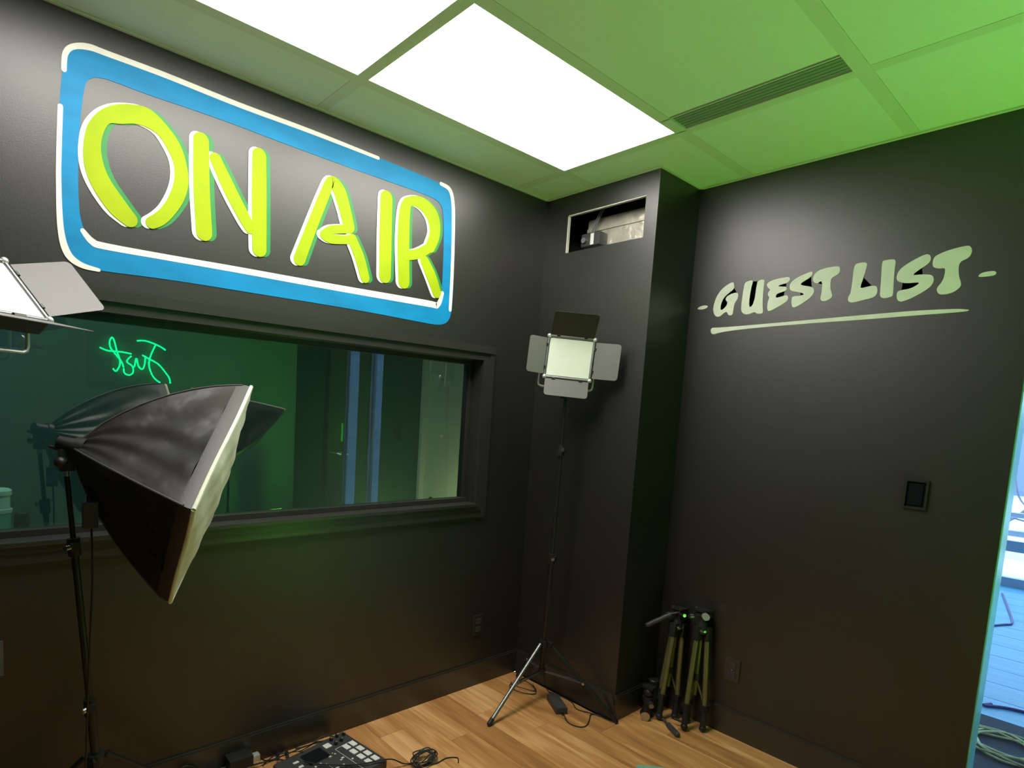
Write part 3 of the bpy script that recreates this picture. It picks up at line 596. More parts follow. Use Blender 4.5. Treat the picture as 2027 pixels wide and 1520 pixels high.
# big panel at the left edge, tilted up
P0 = Vector((.33, -2.318, 1.672)); e = Vector((.62, -.78, .0)).normalized(); wP, hP = .47, .21
hor = Vector((e.y, -e.x, 0)).normalized(); hor = hor if hor.x < 0 else -hor
g = (hor * .68 + Vector((0, 0, .73))).normalized(); nrm = g.cross(e).normalized(); nrm = nrm if nrm.z > 0 else -nrm
ctr = P0 + e * wP / 2 + g * hP / 2
mtx = axes(ctr, -e, -nrm, g)
led_panel('large LED light with spread barn doors cut by the left edge', mtx, wP, hP,
          {'top': (rad(40), .15), 'bottom': (rad(38), .15), 'right': (rad(24), .16), 'left': (rad(30), .15)}, drop=.03, yd_=.016, ydir=mtx.to_3x3().inverted() @ Vector((0, 0, -1)))
base_l = mtx @ Vector((0, .02, -.01)) - Vector((0, 0, hP / 2 + .10)); 
stand('black light stand just outside the left edge, carrying the large LED light', 'light stands', (base_l.x, base_l.y - .0, .1), (base_l.x, base_l.y, base_l.z - .01), .34,
      [(base_l.x + .30, base_l.y - .32, 0), (base_l.x - .36, base_l.y - .12, 0), (base_l.x + .02, base_l.y + .40 - .8 + .4, 0)], BLACKM, [.4, .75])

# ---- softbox
def softbox(label, head, cs, bow=(.052, .012, .03, .045), name='softbox'):
    H0 = Vector(head); cs = [Vector(c_) for c_ in cs]; cc = sum(cs, Vector()) / 4; ax = (cc - H0).normalized()
    t = empty(name, head, label, 'softbox'); cs = [c_ - H0 for c_ in cs]; cc = cc - H0
    def edge(i, s):
        c_ = cs[i]; rd = (c_ - ax * c_.dot(ax)).normalized()
        return rd * .03 * (1 - s) + c_ * s + rd * bow[i] * 4 * (s ** .7) * (1 - s) * .9
    for i in range(4):
        j = (i + 1) % 4; mb = MB(); bm = mb.bm; NS, NT = 30, 30; G = []
        for b_ in range(NT + 1):
            s = b_ / NT * .93; A = edge(i, s); B = edge(j, s); rowv = []
            for a_ in range(NS + 1):
                f = a_ / NS; p = A.lerp(B, f); sag = math.sin(PI * f) * math.sin(PI * min(1, s * 1.05)) * .022
                p = p - ((A + B) / 2 - ax * ((A + B) / 2).dot(ax)).normalized() * sag
                nrm_ = (A.cross(B)).normalized()
                wr = .006 * math.sin(f * 11 + s * 10 + i) * math.sin(PI * f) * s + .0035 * math.sin(f * 25 - s * 9 + 2 * i) * math.sin(PI * f)
                rowv.append(bm.verts.new(p + nrm_ * wr))
            G.append(rowv)
        for b_ in range(NT):
            for a_ in range(NS): bm.faces.new((G[b_][a_], G[b_][a_ + 1], G[b_ + 1][a_ + 1], G[b_ + 1][a_]))
        mb.build('side_panel', FABRIC, t, True)
        MB().tube([edge(i, k / 10 * .97) for k in range(11)], .0035, smooth=False).build('seam', BAND, t, True)
        # rim band: from s = .93 to the front edge and a short straight lip
        bb = MB(); bm = bb.bm; NN = 10; q = []
        for s_, lift in ((.925, .001), (1.0, 0)):
            A = edge(i, s_); B = edge(j, s_)
            q.append([bm.verts.new(A.lerp(B, k / NN) + A.lerp(B, .5).normalized() * lift) for k in range(NN + 1)])
        lip = [bm.verts.new(cs[i].lerp(cs[j], k / NN) + ax * .018) for k in range(NN + 1)]; q.append(lip)
        for r_ in range(2):
            for k in range(NN): bm.faces.new((q[r_][k], q[r_][k + 1], q[r_ + 1][k + 1], q[r_ + 1][k]))
        bb.build('rim_band', BAND, t, True)
    # diffuser cloth bulging a little, with a lip on all four sides
    mb = MB(); bm = mb.bm; N_ = 16; G = []
    for a_ in range(N_ + 1):
        rowv = []
        for b_ in range(N_ + 1):
            u, v = a_ / N_, b_ / N_; p = cs[0].lerp(cs[1], u).lerp(cs[3].lerp(cs[2], u), v)
            k = math.sin(PI * u) * math.sin(PI * v)
            k = k ** .5
            p = cc + (p - cc) * 1.006 + ax * (.0165 + .024 * k + .003 * math.sin(u * 21 + v * 5) + .0025 * math.sin(v * 26 + u * 9))
            rowv.append(bm.verts.new(p))
        G.append(rowv)
    for a_ in range(N_):
        for b_ in range(N_): bm.faces.new((G[a_][b_], G[a_ + 1][b_], G[a_ + 1][b_ + 1], G[a_][b_ + 1]))
    df = mb.build('front_diffuser', DIFCLOTH, t, True)
    ed = MB()
    for i in range(4):
        a_, b_ = cs[i] * 1.0, cs[(i + 1) % 4]; a_ = cc + (a_ - cc) * 1.004; b_ = cc + (b_ - cc) * 1.004
        ed.tube([a_ + ax * .016, a_.lerp(b_, .3) + ax * .018, a_.lerp(b_, .7) + ax * .015, b_ + ax * .016], .006, n=8)
    ed.build('diffuser_hem', DIFCLOTH, df, True)
    # speed ring, lamp head and tilt bracket
    MB().cyl(-ax * .012, ax * .015, .03, .036, n=20).build('speed_ring', BLACKP, t, True)
    MB().cyl(-ax * .055, -ax * .01, .019, .026, n=18).build('lamp_head', BLACKP, t, True)
    dn = Vector((0, 0, -1)); s_ = ax.cross(dn).normalized(); b0 = -ax * .032
    MB().box((-.02, -.02, -.075), (.02, .02, -.01), mtx=Matrix.Translation(b0), bev=.006).build('tilt_bracket', BLACKP, t, True)
    MB().cyl(b0 + dn * .045 - s_ * .052, b0 + dn * .045 + s_ * .045, .011, n=14).sph(b0 + dn * .045 - s_ * .05, .015).build('tilt_knob', BLACKP, t, True)
    MB().cyl(b0 + dn * .02 - ax * .045, b0 + dn * .02, .005, n=8).build('lever', BLACKM, t, True)
    MB().cyl(b0 + dn * .09, b0 + dn * .072, .009, n=12).build('spigot', SILVER, t, True)
    return t, H0 + b0 + dn * .085
SB = [(.403, -1.801, 1.542), (.744, -2.074, 1.227), (.465, -2.052, .906), (.125, -1.778, 1.22)]
sb, pt = softbox('black softbox with white front cloth, tipped down, in front of the booth window', (.283, -2.24, 1.333), SB)
FT = Vector((.318, -2.190, .22)); 
stand('black light stand below the softbox in front of the booth window', 'light stands', FT, pt, .395,
      [(.31 + .29, -2.30, 0), (.12, -1.80, 0), (.05, -2.50, 0)], BLACKM, [.33, .80])
# inline switch box hanging on the softbox cable
bx_ = Vector((.345, -2.228, 1.15))
o = empty('inline_controller', bx_, 'small black box on a cable clipped to the softbox stand', 'controller')
MB().box((-.014, -.012, -.038), (.016, .026, .038), bev=.004).build('body', DARKP, o)
MB().tube([(-.075, .02, .15), (-.03, .01, .10), (0, 0, .036)], .003).tube([(0, .01, -.036), (.0, .012, -.2), (.005, .0, -.5), (.01, -.01, -.9), (.0, .0, -1.156)], .003).build('cable', CABLE, o, True)

# second softbox, outside the frame, seen mirrored in the booth glass
hx = Vector((2.42, -.775, 1.02)); n_ = Vector((.45, .2, .85)).normalized(); u_ = Vector((-.12, .96, -.2)); u_ = (u_ - n_ * u_.dot(n_)).normalized(); v_ = n_.cross(u_)
c0 = hx + n_ * .40
cs2 = [c0 + u_ * .38 + v_ * .22, c0 - u_ * .38 + v_ * .22, c0 - u_ * .38 - v_ * .22, c0 + u_ * .38 - v_ * .22]
sb2, pt2 = softbox('dark softbox on its stand, mirrored in the booth window', hx, cs2, bow=(.05,) * 4)
stand('black light stand of the softbox mirrored in the booth window', 'light stands', (pt2.x, pt2.y, .15), pt2, .34, [(pt2.x + .36, pt2.y, 0), (pt2.x - .1, pt2.y + .35, 0), (pt2.x - .02, pt2.y - .36, 0)], BLACKM, [.5])

# ---- neon sign on the opposite wall (seen mirrored in the glass)
ns = empty('neon_sign', (XR, -1.25, 1.8), 'green neon script reading Just, seen mirrored in the booth window', 'neon sign')
inv = Matrix.Translation((-XR, 1.25, -1.8))
mb = MB()
for l in NEON_PATHS: mb.tube([(XR - .03, y_, z_) for y_, z_ in l], .0065)
o = mb.build('neon_tube', NEON, ns, True); o.matrix_parent_inverse = inv
o = MB().box((XR - .018, -1.62, 1.5), (XR - .014, -.92, 2.02)).build('backing', ACRYL, ns); o.matrix_parent_inverse = inv
o = MB().tube([(XR - .02, y_, z_) for y_, z_ in NEON_CORD], .003).build('cord', GREYP, ns, True); o.matrix_parent_inverse = inv

# ---- green led panel outside the frame on the right, facing the ceiling
gm = panel_mtx(Vector((2.9, -.1, .13)), Vector((-.06, -.05, 1)), Vector((0, 1, .0)))
led_panel('green LED panel lying face up near the floor, right of the frame', gm, .30, .24, {'top': (rad(84), .24), 'bottom': (rad(84), .20), 'left': (rad(80), .14), 'right': (rad(88), .26)}, face=GREENLED, drop=-.06)
gs = empty('floor_bracket', (2.9, -.1, 0), 'low black floor bracket under the green LED panel', 'bracket')
MB().cyl((0, 0, .0), (0, 0, .02), .12, n=24).cyl((0, 0, .02), (0, 0, .07), .014).build('base', BLACKM, gs, True)
MB().tube([(-.12, -.0, .09), (-.10, 0, .07), (0, 0, .06), (.10, 0, .07), (.12, 0, .09)], .006).build('yoke_arm', BLACKM, gs, True)

# ================================================================ folded tripods leaning on the guest wall
def tripod(label, loc, lean, rz, hgt, mleg, head, name='tripod'):
    m_ = Matrix.Translation(Vector(loc)) @ Matrix.Rotation(rz, 4, 'Z') @ Matrix.Rotation(lean[0], 4, 'X') @ Matrix.Rotation(lean[1], 4, 'Y')
    t = empty(name, label=label, cat='tripod', mtx=m_); h = hgt
    for i in range(3):
        an = rad(-90 + 120 * i + 10); d = Vector((math.cos(an), math.sin(an), 0)); tt = d * .028 + Vector((0, 0, h * .80)); ff = d * .052
        n = Vector((-d.y, d.x, 0))
        lg = MB().cyl(ff + Vector((0, 0, .1)) + n * .0, tt, .0122, n=12).build('leg', mleg, t, True)
        MB().cyl(ff + Vector((0, 0, .03)), ff + Vector((0, 0, .115)), .0145, n=12).box(ff + Vector((-.016, -.016, .10)), ff + Vector((.016, .016, .13)), bev=.004).build('leg_lock', BLACKP, lg, True)
        MB().sph(ff + Vector((0, 0, .017)), .017, (1, 1, 1)).cyl(ff + Vector((0, 0, .012)), ff + Vector((0, 0, .04)), .012).build('rubber_foot', BLACKP, lg, True)
        MB().box(tt + Vector((-.017, -.017, -.04)), tt + Vector((.017, .017, .03)), bev=.005).build('shoulder', BLACKP, lg, True)
        MB().cyl(tt * 1.0 + n * .02 + Vector((0, 0, .01)), tt + n * -.02 + Vector((0, 0, .01)), .006).build('bolt', SILVER, lg, True)
        MB().cyl(ff * .9 + Vector((0, 0, .13)), Vector((0, 0, h * .42)), .0045, n=8).build('strut', mleg, t, True)
    MB().cyl((0, 0, h * .28), (0, 0, h * .9), .0105, n=14).build('centre_column', mleg, t, True)
    MB().cyl((0, 0, h * .40), (0, 0, h * .45), .016, n=14).build('strut_collar', BLACKP, t, True)
    MB().cyl((0, 0, h * .79), (0, 0, h * .88), .034, .026, n=18).build('crown', BLACKP, t, True)
    MB().cyl((0, 0, h * .805), (0, 0, h * .82), .0355, n=18).build('trim_ring', SILVER, t, True)
    hd = MB().cyl((0, 0, h * .88), (0, 0, h * .94), .02, n=14).box((-.032, -.026, h * .925), (.032, .026, h * .955), bev=.006).box((-.026, -.035, h * .965), (.03, .035, h * .985), bev=.004).box((-.012, -.02, h * .95), (.012, .02, h * .97)).build('pan_head', BLACKP, t, True)
    MB().cyl((.034, -.02, h * .94), (.052, -.03, h * .94), .017 if head else .009, n=16).build('knob', PALEM if head else SILVER, hd, True)
    MB().cyl((-.03, -.03, h * .91), (-.034, -.05, h * .91), .0115, n=14).build('knob', SILVER, hd, True)
    MB().cyl((-.012, -.03, h * .985), (-.012, -.04, h * .985), .008, n=12).build('knob', SILVER, hd, True)
    return t, hd
ta, ha = tripod('folded tripod with a large pale knob, nearer the outlet', (.935, .262, 0), (rad(-5.0), rad(-4.5)), rad(-20), .60, OLIVE, True)
tb, hb = tripod('folded tripod with a long grey handle, nearer the column', (.795, .250, 0), (rad(-6.5), rad(-.8)), rad(-5), .575, OLIVE, False)
MB().cyl((.02, -.02, .55), (-.02, -.06, .525), .005, n=10).cyl((-.01, -.05, .53), (-.085, -.12, .455), .0125, n=14).sph((-.085, -.12, .455), .0125).build('pan_handle', DARKP, tb, True)
MB().cyl((-.01, -.045, .03), (-.05, -.06, .03), .006, n=10).build('fold_lever', BLACKP, ta, True)
o = empty('pan_handle', (.885, .17, 0), 'dark grip handle lying on the floor at the feet of the folded tripods', 'handle')
MB().cyl((-.075, .04, .014), (-.01, .0, .013), .006, n=10).cyl((-.02, .005, .014), (.05, -.04, .014), .0135, n=14).sph((.05, -.04, .014), .0135).build('grip', DARKP, o, True)
MB().sph((-.078, .042, .012), .011).build('ball_joint', SILVER, o, True)
# small camera mount in the recess
o = empty('camera_mount', (.735, .195, 0), 'small black ball-head mount with silver knob on the floor beside the column', 'camera mount')
MB().lathe([(.032, 0), (.034, .01), (.024, .03), (.02, .06), (.028, .08), (.028, .1)], n=18).build('base', BLACKP, o, True)
MB().sph((0, 0, .12), .026).build('ball', BLACKP, o, True)
MB().box((-.03, -.02, .14), (.03, .02, .155), bev=.004).build('clamp', BLACKP, o, True)
MB().cyl((.012, -.036, .024), (.03, -.066, .024), .0225, n=18).build('knob', SILVER, o, True)
MB().cyl((.024, -.015, .075), (.044, -.04, .075), .012, n=14).build('knob', GUN, o, True)
o = empty('clamp_foot', (.718, .265, 0), 'dark cylinder standing behind the small mount in the recess', 'camera mount')
MB().lathe([(.03, 0), (.034, .006), (.034, .09), (.026, .1), (.026, .16), (.02, .165)], n=18).build('body', BLACKP, o, True)
MB().cyl((0, -.034, .07), (0, -.045, .07), .01).build('knob', SILVER, o, True)

# ================================================================ floor things
def cable(label, pts, r=.0028, m=None, name='cable', cat='cable', group=None):
    o = MB().tube([(x, y_, max(z, r)) for x, y_, z in pts], r, n=8).build(name, m or CABLE, None, True); return tag(o, label, cat, group)
# power adapter
am = Matrix.Translation((.423, -.137, 0)) @ Matrix.Rotation(math.atan2(-.085, .142), 4, 'Z')
o = empty('power_adapter', label='charcoal power brick on the floor under the corner light stand', cat='power adapter', mtx=am)
MB().box((-.075, -.03, .001), (.075, .03, .035), bev=.006).build('body', DARKP, o, True)
for q in (-1, 1): MB().cyl((q * .075, 0, .016), (q * .092, 0, .016), .007).build('strain_relief', BLACKP, o, True)
cable('black cable curling from the power brick to the foot of the light stand', [(.512, -.19, .014), (.56, -.215, .003), (.61, -.205, .003), (.628, -.165, .003), (.60, -.10, .003), (.575, -.055, .003), (.60, -.03, .003), (.66, -.025, .003), (.70, -.022, .01), (.655, -.016, .16)])
cable('thin black cable from the power brick up to the corner light stand', [(.33, -.082, .016), (.30, -.05, .003), (.27, -.045, .02), (.30, -.11, .12), (.345, -.165, .22), (.362, -.178, .6)], .0022)
cable('short black cable along the column skirting behind the power brick', [(.30, -.045, .003), (.37, -.03, .003), (.44, -.035, .003), (.50, -.07, .003), (.56, -.045, .003), (.61, -.02, .003)], .0025)
cable('bundle of thin black cable loops behind the silver stand leg', [(.10, -.14, .003), (.17, -.18, .02), (.25, -.10, .003), (.16, -.09, .02), (.12, -.17, .003), (.2, -.2, .01), (.27, -.13, .003), (.2, -.07, .01)], .0025)

# audio console
th = rad(9); cm = Matrix(((math.cos(th), math.sin(th), 0, .078), (math.sin(th), -math.cos(th), 0, -1.2), (0, 0, 1, 0), (0, 0, 0, 1)))
def CM(u, v, z): return (cm @ Vector((u, v, z)))
cs_ = empty('audio_console', (.078, -1.2, 0), 'dark audio mixing console with square white pads on the floor by the left wall', 'audio mixer')
coff = Matrix.Translation((-.078, 1.2, 0))
def cp(mb, name, m, parent=cs_, smooth=False):
    o = mb.build(name, m, parent, smooth)
    if parent is cs_: o.matrix_parent_inverse = coff
    return o
body = MB().box((0, 0, .004), (.29, .36, .046), bev=.012); bmesh.ops.transform(body.bm, matrix=cm, verts=body.bm.verts[:]); cp(body, 'body', DARKP)
for u_2 in (.03, .26):
    for v_2 in (.03, .33): cp(MB().cyl(CM(u_2, v_2, 0), CM(u_2, v_2, .006), .01), 'rubber_foot', BLACKP)
for (u1, v1) in ((.028, .019), (.019, .05), (.024, .085), (.056, .054), (.061, .088)):
    o = cp(MB().cyl(CM(u1, v1, .046), CM(u1, v1, .058), .0085, .007), 'knob', BLACKP, smooth=True)
    o2 = MB().box((-.001, 0, 0), (.001, .006, .001)); bmesh.ops.transform(o2.bm, matrix=Matrix.Translation(CM(u1, v1, .058)), verts=o2.bm.verts[:]); cp(o2, 'pointer', WHITEP, o)
def cbox(lo, hi, bev=0.):
    b_ = MB().box(lo, hi, bev=bev); bmesh.ops.transform(b_.bm, matrix=cm, verts=b_.bm.verts[:]); return b_
cp(cbox((.033, .108, .046), (.063, .140, .050), .003), 'record_button', PADM)
scn = cp(cbox((.034, .155, .0465), (.112, .253, .0485)), 'screen', SCREEN)
for r_ in range(4):
    for c_ in range(2):
        u1 = .110 + r_ * .047; v1 = .034 + c_ * .036
        cp(cbox((u1 - .0172, v1 - .0128, .046), (u1 + .0172, v1 + .0128, .0515), .003), 'pad', PADM)
ln = MB()
for seg in (((.086, .015), (.088, .113)), ((.088, .113), (.275, .113)), ((.14, .2), (.2, .2))):
    (u1, v1), (u2, v2) = seg
    ln.cyl(CM(u1, v1, .0462), CM(u2, v2, .0462), .0011, n=6)
cp(ln, 'printed_line', WHITEP)
for (u1, v1, a1, b1) in ((.115, .135, .003, .003), (.117, .162, .004, .005), (.129, .219, .004, .004), (.158, .129, .004, .006), (.191, .104, .004, .004), (.197, .158, .004, .007), (.196, .186, .004, .007), (.132, .246, .004, .004), (.104, .14, .002, .002), (.165, .142, .003, .005), (.056, .287, .006, .012), (.092, .287, .006, .010)):
    cp(cbox((u1 - a1, v1 - b1, .046), (u1 + a1, v1 + b1, .049)), 'button', WHITEP)
for k in range(6):
    v1 = .155 + k * .03
    if k < 5: o = cp(cbox((.215, v1 - .009, .046), (.24, v1 + .009, .053), .003), 'fader_cap', BLACKP)
cable('black cable crossing the console to the coil on the floor', [(.20, -1.45, .056), (.25, -1.41, .056), (.33, -1.30, .056), (.362, -1.21, .056), (.372, -1.14, .045), (.385, -1.08, .01), (.40, -1.02, .004)])
for k, (p, q) in enumerate((((.02, -1.30), (-.0, 0)), ((.035, -1.345), (0, 0)))):
    o = empty('jack_plug', (.045 + k * .015, -1.49 + k * .035, 0), ['silver jack plug beside the console, farther from it', 'silver jack plug beside the console, closer to it'][k], 'plug')
    MB().cyl((0, 0, .009), (.035, -.012, .012), .006, n=12).build('barrel', SILVER, o, True); MB().cyl((-.03, .01, .008), (0, 0, .009), .007, n=12).build('sleeve', BLACKP, o, True)
for k, pts in enumerate(([(.055, -1.56, .003), (.02, -1.50, .003), (.025, -1.45, .003), (.05, -1.39, .003), (.095, -1.34, .05), (.10, -1.31, .04)],
                         [(-.005 + .03, -1.60, .003), (.04, -1.52, .003), (.035, -1.42, .003), (.03, -1.33, .004), (.05, -1.27, .01), (.07, -1.25, .03)],
                         [(.022, -1.40, .003), (.028, -1.33, .003), (.03, -1.27, .02), (.045, -1.22, .01), (.085, -1.20, .02)],
                         [(.02, -1.66, .003), (.03, -1.60, .003), (.05, -1.50, .004), (.10, -1.46, .01), (.13, -1.42, .05)])):
    cable(['black cable loop nearest the jack plugs', 'black cable running along the left skirting to the console', 'thin black cable at the wall corner of the console', 'black cable from the plug box to the console'][k], pts, .0025)
# coiled cable
pts = []
for k in range(64):
    a_ = k * .72; r_ = .045 + .014 * math.sin(k * 1.7); pts.append((.408 + r_ * .55 * math.cos(a_) + .012 * math.sin(k * .9), -.995 + r_ * 1.15 * math.sin(a_), .004 + .028 * abs(math.sin(k * .37))))
cable('tangled black cable coil on the wood floor right of the console', pts, .0026, name='cable_coil')
cable('loose cable end on the floor right of the coil', [(.43, -1.02, .004), (.45, -.96, .003), (.445, -.90, .003), (.47, -.86, .003), (.5, -.88, .003)], .0026)
# gear left of the console
gm_ = Matrix.Translation((.045, -1.745, 0)) @ Matrix.Rotation(rad(-3), 4, 'Z')
o = empty('power_strip', label='grey flat power strip on the floor by the left skirting', cat='power strip', mtx=gm_)
MB().box((-.028, -.15, .001), (.03, .12, .032), bev=.004).build('body', GREYP, o, True)
for k in range(4): MB().box((-.014, -.12 + k * .05, .0315), (.016, -.09 + k * .05, .0335), bev=.002).build('socket', DARKP, o)
o = empty('plug_adapter', (.045, -1.655, .032), 'black block adapter plugged in the power strip, with a clear cable plug on it', 'adapter')
MB().box((-.032, -.05, .001), (.034, .045, .045), bev=.005).build('body', BLACKP, o, True)
MB().box((.0, .045, .008), (.03, .075, .035), bev=.005).build('clear_plug', PALEM, o, True)
MB().tube([(.015, .075, .02), (.01, .10, -.01), (.0, .14, -.028)], .003).build('cord', CABLE, o, True)
cable('black cable arch behind the power strip at the left skirting', [(.02, -1.93, .01), (.025, -1.89, .07), (.025, -1.86, .09), (.03, -1.82, .07), (.035, -1.80, .034)])
# teal cloth
o = MB(); t_ = bmesh.new(); N_ = 18; G = []
for i in range(N_ + 1):
    G.append([])
    for j in range(N_ + 1):
        u, v = i / N_ - .5, j / N_ - .5
        r_ = .5 - .06 * max(0, abs(u * v) * 4 - .4)
        k = (1 - (2 * abs(u)) ** 4) * (1 - (2 * abs(v)) ** 4)
        G[-1].append(t_.verts.new((u * .26 * 2 * r_, v * .20 * 2 * r_, .003 + k * (.022 + .006 * math.sin(9 * u + 3) + .004 * math.sin(14 * v + 6 * u)))))
for i in range(N_):
    for j in range(N_): t_.faces.new((G[i][j], G[i + 1][j], G[i + 1][j + 1], G[i][j + 1]))
o._add(t_); o = o.build('cloth', TEALC, None, True, loc=(1.105, -.235, 0)); o.rotation_euler = (0, 0, rad(40))
tag(o, 'teal folded cloth on the wood floor at the bottom edge', 'cloth')

# things in the booth at the left end of the window
jar = empty('lidded_jar', (-.25, -2.402, .98), 'pale green jar with white bands behind the glass at the left edge', 'jar')
MB().lathe([(.028, 0), (.034, .006), (.034, .082), (.033, .085)], n=24).build('body', mat('jar_green', (.25, .42, .33), .4), jar, True)
MB().lathe([(.037, .085), (.038, .09), (.038, .098), (.034, .1)], n=24).build('lower_band', WHITEP, jar, True)
MB().lathe([(.032, .1), (.032, .145), (.037, .147), (.037, .162), (.03, .168)], n=24).build('lid', WHITEP, jar, True)
mug = empty('round_speaker', (-.245, -2.338, .98), 'small dark round speaker behind the glass, right of the jar', 'speaker')
MB().lathe([(.021, 0), (.024, .006), (.024, .06), (.020, .08), (.009, .088)], n=24).build('body', BLACKP, mug, True)
MB().cyl((.022, 0, .03), (.026, 0, .03), .013).build('grille', DARKP, mug, True)

# ================================================================ doorway and the bright room beyond
yd = D + .07
struct(MB().box((XE, D + .003, 0), (XE + .005, D + T - .004, 2.2)), 'trim_3', TEALFRINGE, 'pale teal strip imitating the blue fringe glow at the end of the guest list wall')
dr = empty('door_1', (2.4, yd, 0)); tag(dr, 'glazed door beyond the guest list wall', kind='structure')
doff = Matrix.Translation((-2.4, -yd, 0))
def dp(mb, name, m, parent=dr, smooth=False):
    o = mb.build(name, m, parent, smooth)
    if parent is dr: o.matrix_parent_inverse = doff
    return o
dp(MB().box((XE + .012, yd - .006, .0), (2.17, yd + .006, 2.2)), 'side_pane', CLEAR)
dp(MB().box((2.17, yd - .03, 0), (2.21, yd + .03, 2.2)), 'jamb', TRIM); dp(MB().box((2.21, yd - .02, 0), (2.39, yd + .02, 2.2)), 'stile', DOORL)
dp(MB().box((2.39, yd - .004, .12), (2.62, yd + .004, 2.1)), 'pane', CLEAR)
dp(MB().box((2.39, yd - .02, 2.1), (2.62, yd + .02, 2.2)), 'rail', DOORL); dp(MB().box((2.39, yd - .02, 0), (2.62, yd + .02, .12)), 'rail', DOORL)
dp(MB().box((2.62, yd - .02, 0), (2.95, yd + .02, 2.2)), 'stile', DOORL)
dp(MB().cyl((2.67, yd - .07, 1.0), (2.67, yd - .02, 1.0), .012).cyl((2.67, yd - .065, 1.0), (2.80, yd - .065, 1.0), .009).box((2.65, yd - .026, .96), (2.69, yd - .02, 1.04)), 'handle', CHROME)
dp(MB().box((2.64, yd - .0215, 1.12), (2.68, yd - .02, 1.30)), 'sticker', mat('green_sticker', (.05, .5, .15), .4))
# next room
yw = 5.8
struct(MB().box((-1.6, D + T, -.04), (4.6, 1.80, 0)), 'floor_hall', CARPET, 'dark carpet beyond the guest list wall')
fb = struct(MB().box((-1.6, 1.80, -.04), (4.6, yw, -.012)), 'floor_far', GAP, 'light blue boarded floor in daylight beyond the doorway')
yy = 1.80; k = 0
while yy < yw - .01:
    w_ = min(.31, yw - yy)
    for (xa, xb) in ((-1.6, .4 + .5 * (k % 2)), (.4 + .5 * (k % 2), 2.4 + .3 * (k % 2)), (2.4 + .3 * (k % 2), 4.6)):
        o = MB().box((xa + .003, yy + .003, -.012), (xb - .003, yy + w_ - .003, 0)).build('floor_board', BLUEF, fb)
    yy += w_; k += 1
w3 = empty('window_fill', (-1.65, 4.2, 0)); tag(w3, 'unseen glazed side added to bring daylight into the room beyond', kind='structure')  # added glazing out of view, lets more daylight onto the far room walls
for ym in (2.6, 3.66, 4.73, 5.78): MB().box((-.03, ym - 4.23, 0), (.03, ym - 4.17, 2.7)).build('mullion', ALU, w3)
MB().box((-.004, -1.6, 0), (.004, 1.6, 2.7)).build('pane', CLEAR, w3)
struct(MB().box((-1.7, D + T, 0), (-1.6, 2.57, 2.7)), 'wall_far_left', OUTW, 'pale wall of the room beyond'); w4 = empty('window_4', (4.65, 3.4, 0)); tag(w4, 'glazed right side of the bright room beyond', kind='structure')
for ym in (-2.3, -1.1, .1, 1.3, 2.35): MB().box((-.03, ym - .03, 0), (.03, ym + .03, 2.7)).build('mullion', ALU, w4)
MB().box((-.004, -2.4, 0), (.004, 2.4, 2.7)).build('pane', CLEAR, w4)
struct(MB().box((4.6, D + T, 0), (4.7, 1.0, 2.7)), 'wall_far_right', OUTW, 'pale wall of the room beyond')
o = MB().box((6.2, -3, -.25), (7.2, 14, 3.2), bev=.1).build('strip_backdrop', mat('blue_grey_backdrop', (.065, .095, .125), .9)); tag(o, 'added blue-grey backdrop block outside, mirrored in the booth window as pale strips', 'building')  # added block, sets how bright the mirrored daylight strips look
struct(MB().box((-1.7, D + T, 2.7), (4.7, yw + .1, 2.8)), 'ceiling_far', OUTW, 'ceiling of the room beyond')
w2 = empty('window_2', (1.5, yw, 0)); tag(w2, 'bright window wall with grey rails, snow outside', kind='structure')
woff = Matrix.Translation((-1.5, -yw, 0))
def wq(mb, name, m):
    o = mb.build(name, m, w2); o.matrix_parent_inverse = woff; return o
wq(MB().box((-1.6, yw - .03, 0), (4.6, yw + .05, .09)), 'bottom_rail', ALU); wq(MB().box((-1.6, yw - .03, .36), (4.6, yw + .05, .47)), 'rail', ALU); wq(MB().box((-1.6, yw - .03, 2.6), (4.6, yw + .05, 2.7)), 'top_rail', ALU)
for xm in (-1.56, .2, 1.02, 2.6, 3.6, 4.56): wq(MB().box((xm - .03, yw - .03, .09), (xm + .03, yw + .05, 2.6)), 'mullion', ALU)
wq(MB().box((-1.6, yw + .005, .09), (4.6, yw + .011, 2.6)), 'pane', CLEAR)
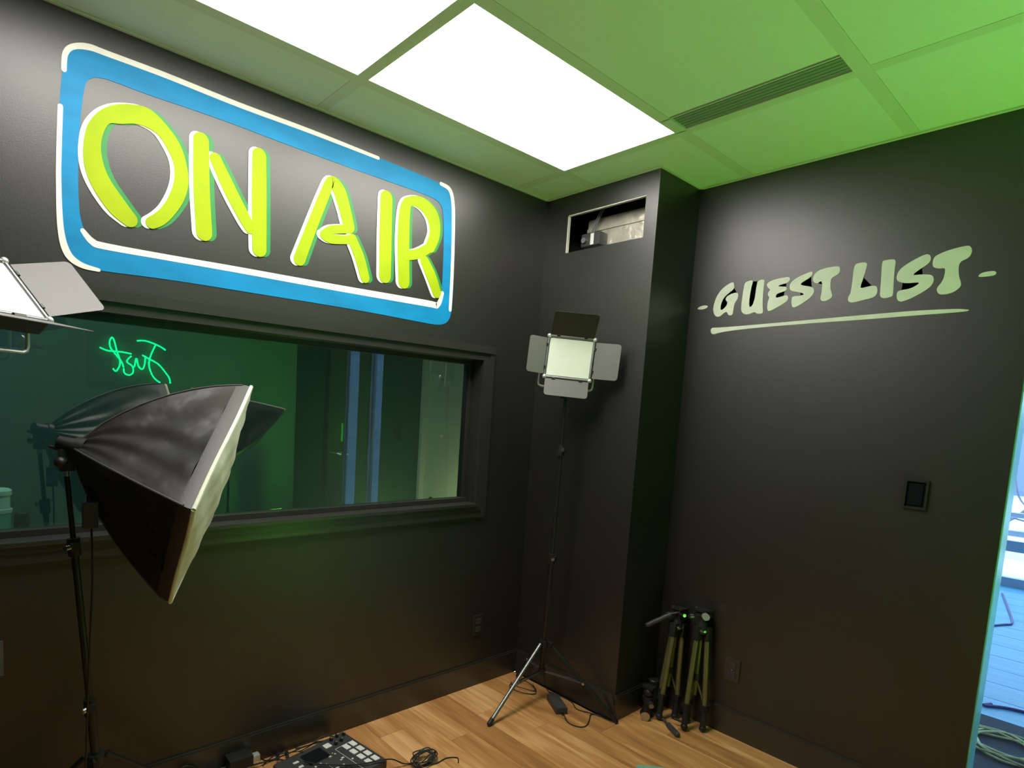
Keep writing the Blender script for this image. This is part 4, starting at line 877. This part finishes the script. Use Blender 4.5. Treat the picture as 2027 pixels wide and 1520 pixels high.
# outside
sn = struct(MB().box((-14, yw + .1, -.25), (16, 40, -.2)), 'ground', SNOW, 'snow-covered ground outside the far window')
for k, (x_, y_, s_, zz) in enumerate(((.9, 7.0, .35, 'low snow mound just outside the far window'), (1.3, 9.6, .6, 'snow mound behind the fence rails outside'), (.2, 13, .9, 'large snow mound farthest off outside'))):
    mb = MB(); t_ = bmesh.new(); bmesh.ops.create_icosphere(t_, subdivisions=3, radius=s_)
    for v in t_.verts: v.co = v.co * (1 + .18 * math.sin(v.co.x * 9 + k) * math.cos(v.co.y * 7 - k)); v.co.z *= .45
    mb._add(t_); o = mb.build('snow_bank', SNOW, None, True, loc=(x_, y_, -.2)); tag(o, zz, 'snow', 'snow mounds outside the far window')
for k, (y_, z_, h_) in enumerate(((7.4, .52, .07), (7.4, .75, .06))):
    o = MB().box((-4, y_, z_ - .2), (6, y_ + .08, z_ - .2 + h_), bev=.01).build('fence_rail', ALU); tag(o, ['lower grey-purple fence rail in the snow outside', 'upper grey-purple fence rail in the snow outside'][k], 'rail', 'fence rails outside')
for k, (x_, h_) in enumerate(((.9, 1.5), (1.25, 1.2))):
    mb = MB(); mb.tube([(0, 0, 0), (.1, .02, .5), (.35, 0, .8), (.7, .05, h_)], .022).tube([(.2, 0, .65), (.5, 0, .62), (.9, .1, .75)], .012).tube([(.1, 0, .5), (-.2, 0, .8), (-.3, .1, 1.1)], .012)
    o = mb.build('bare_branch', ROCK, None, True, loc=(x_, 8.4 + k * 1.2, -.2)); tag(o, ['bare dark branch in the snow outside, nearer the window', 'bare dark branch in the snow outside, farther off'][k], 'branch')
o = MB().box((-14, 22, -.25), (16, 23, 2.4), bev=.2).build('far_wall_outside', mat('blue_brown_building', (.22, .24, .42), .9)); tag(o, 'low blue-brown building band far outside the window', 'building')
# cords on the floors
pts = []
for k in range(40):
    a_ = k * .8; r_ = .16 + .05 * math.sin(k * 1.3); pts.append((1.93 + r_ * 1.0 * math.cos(a_), 1.42 + r_ * .9 * math.sin(a_), .008 + .012 * abs(math.sin(k * .5))))
cable('yellow cord coiled on the dark carpet beyond the doorway', pts, .006, CORDY, 'extension_cord', 'cord')
cable('dark purple cord across the blue floor beyond the doorway', [(1.80, 1.99, .006), (1.78, 1.93, .006), (1.90, 2.02, .006), (2.2, 2.06, .006), (2.6, 2.1, .006)], .008, CORDP, 'extension_cord', 'cord')
cable('thin blue-grey cable on the far blue floor near the window', [(1.44, 5.3, .006), (1.55, 4.7, .006), (1.64, 4.15, .006), (1.60, 4.0, .006), (1.5, 3.75, .006)], .008, CORDP, 'cable', 'cable')
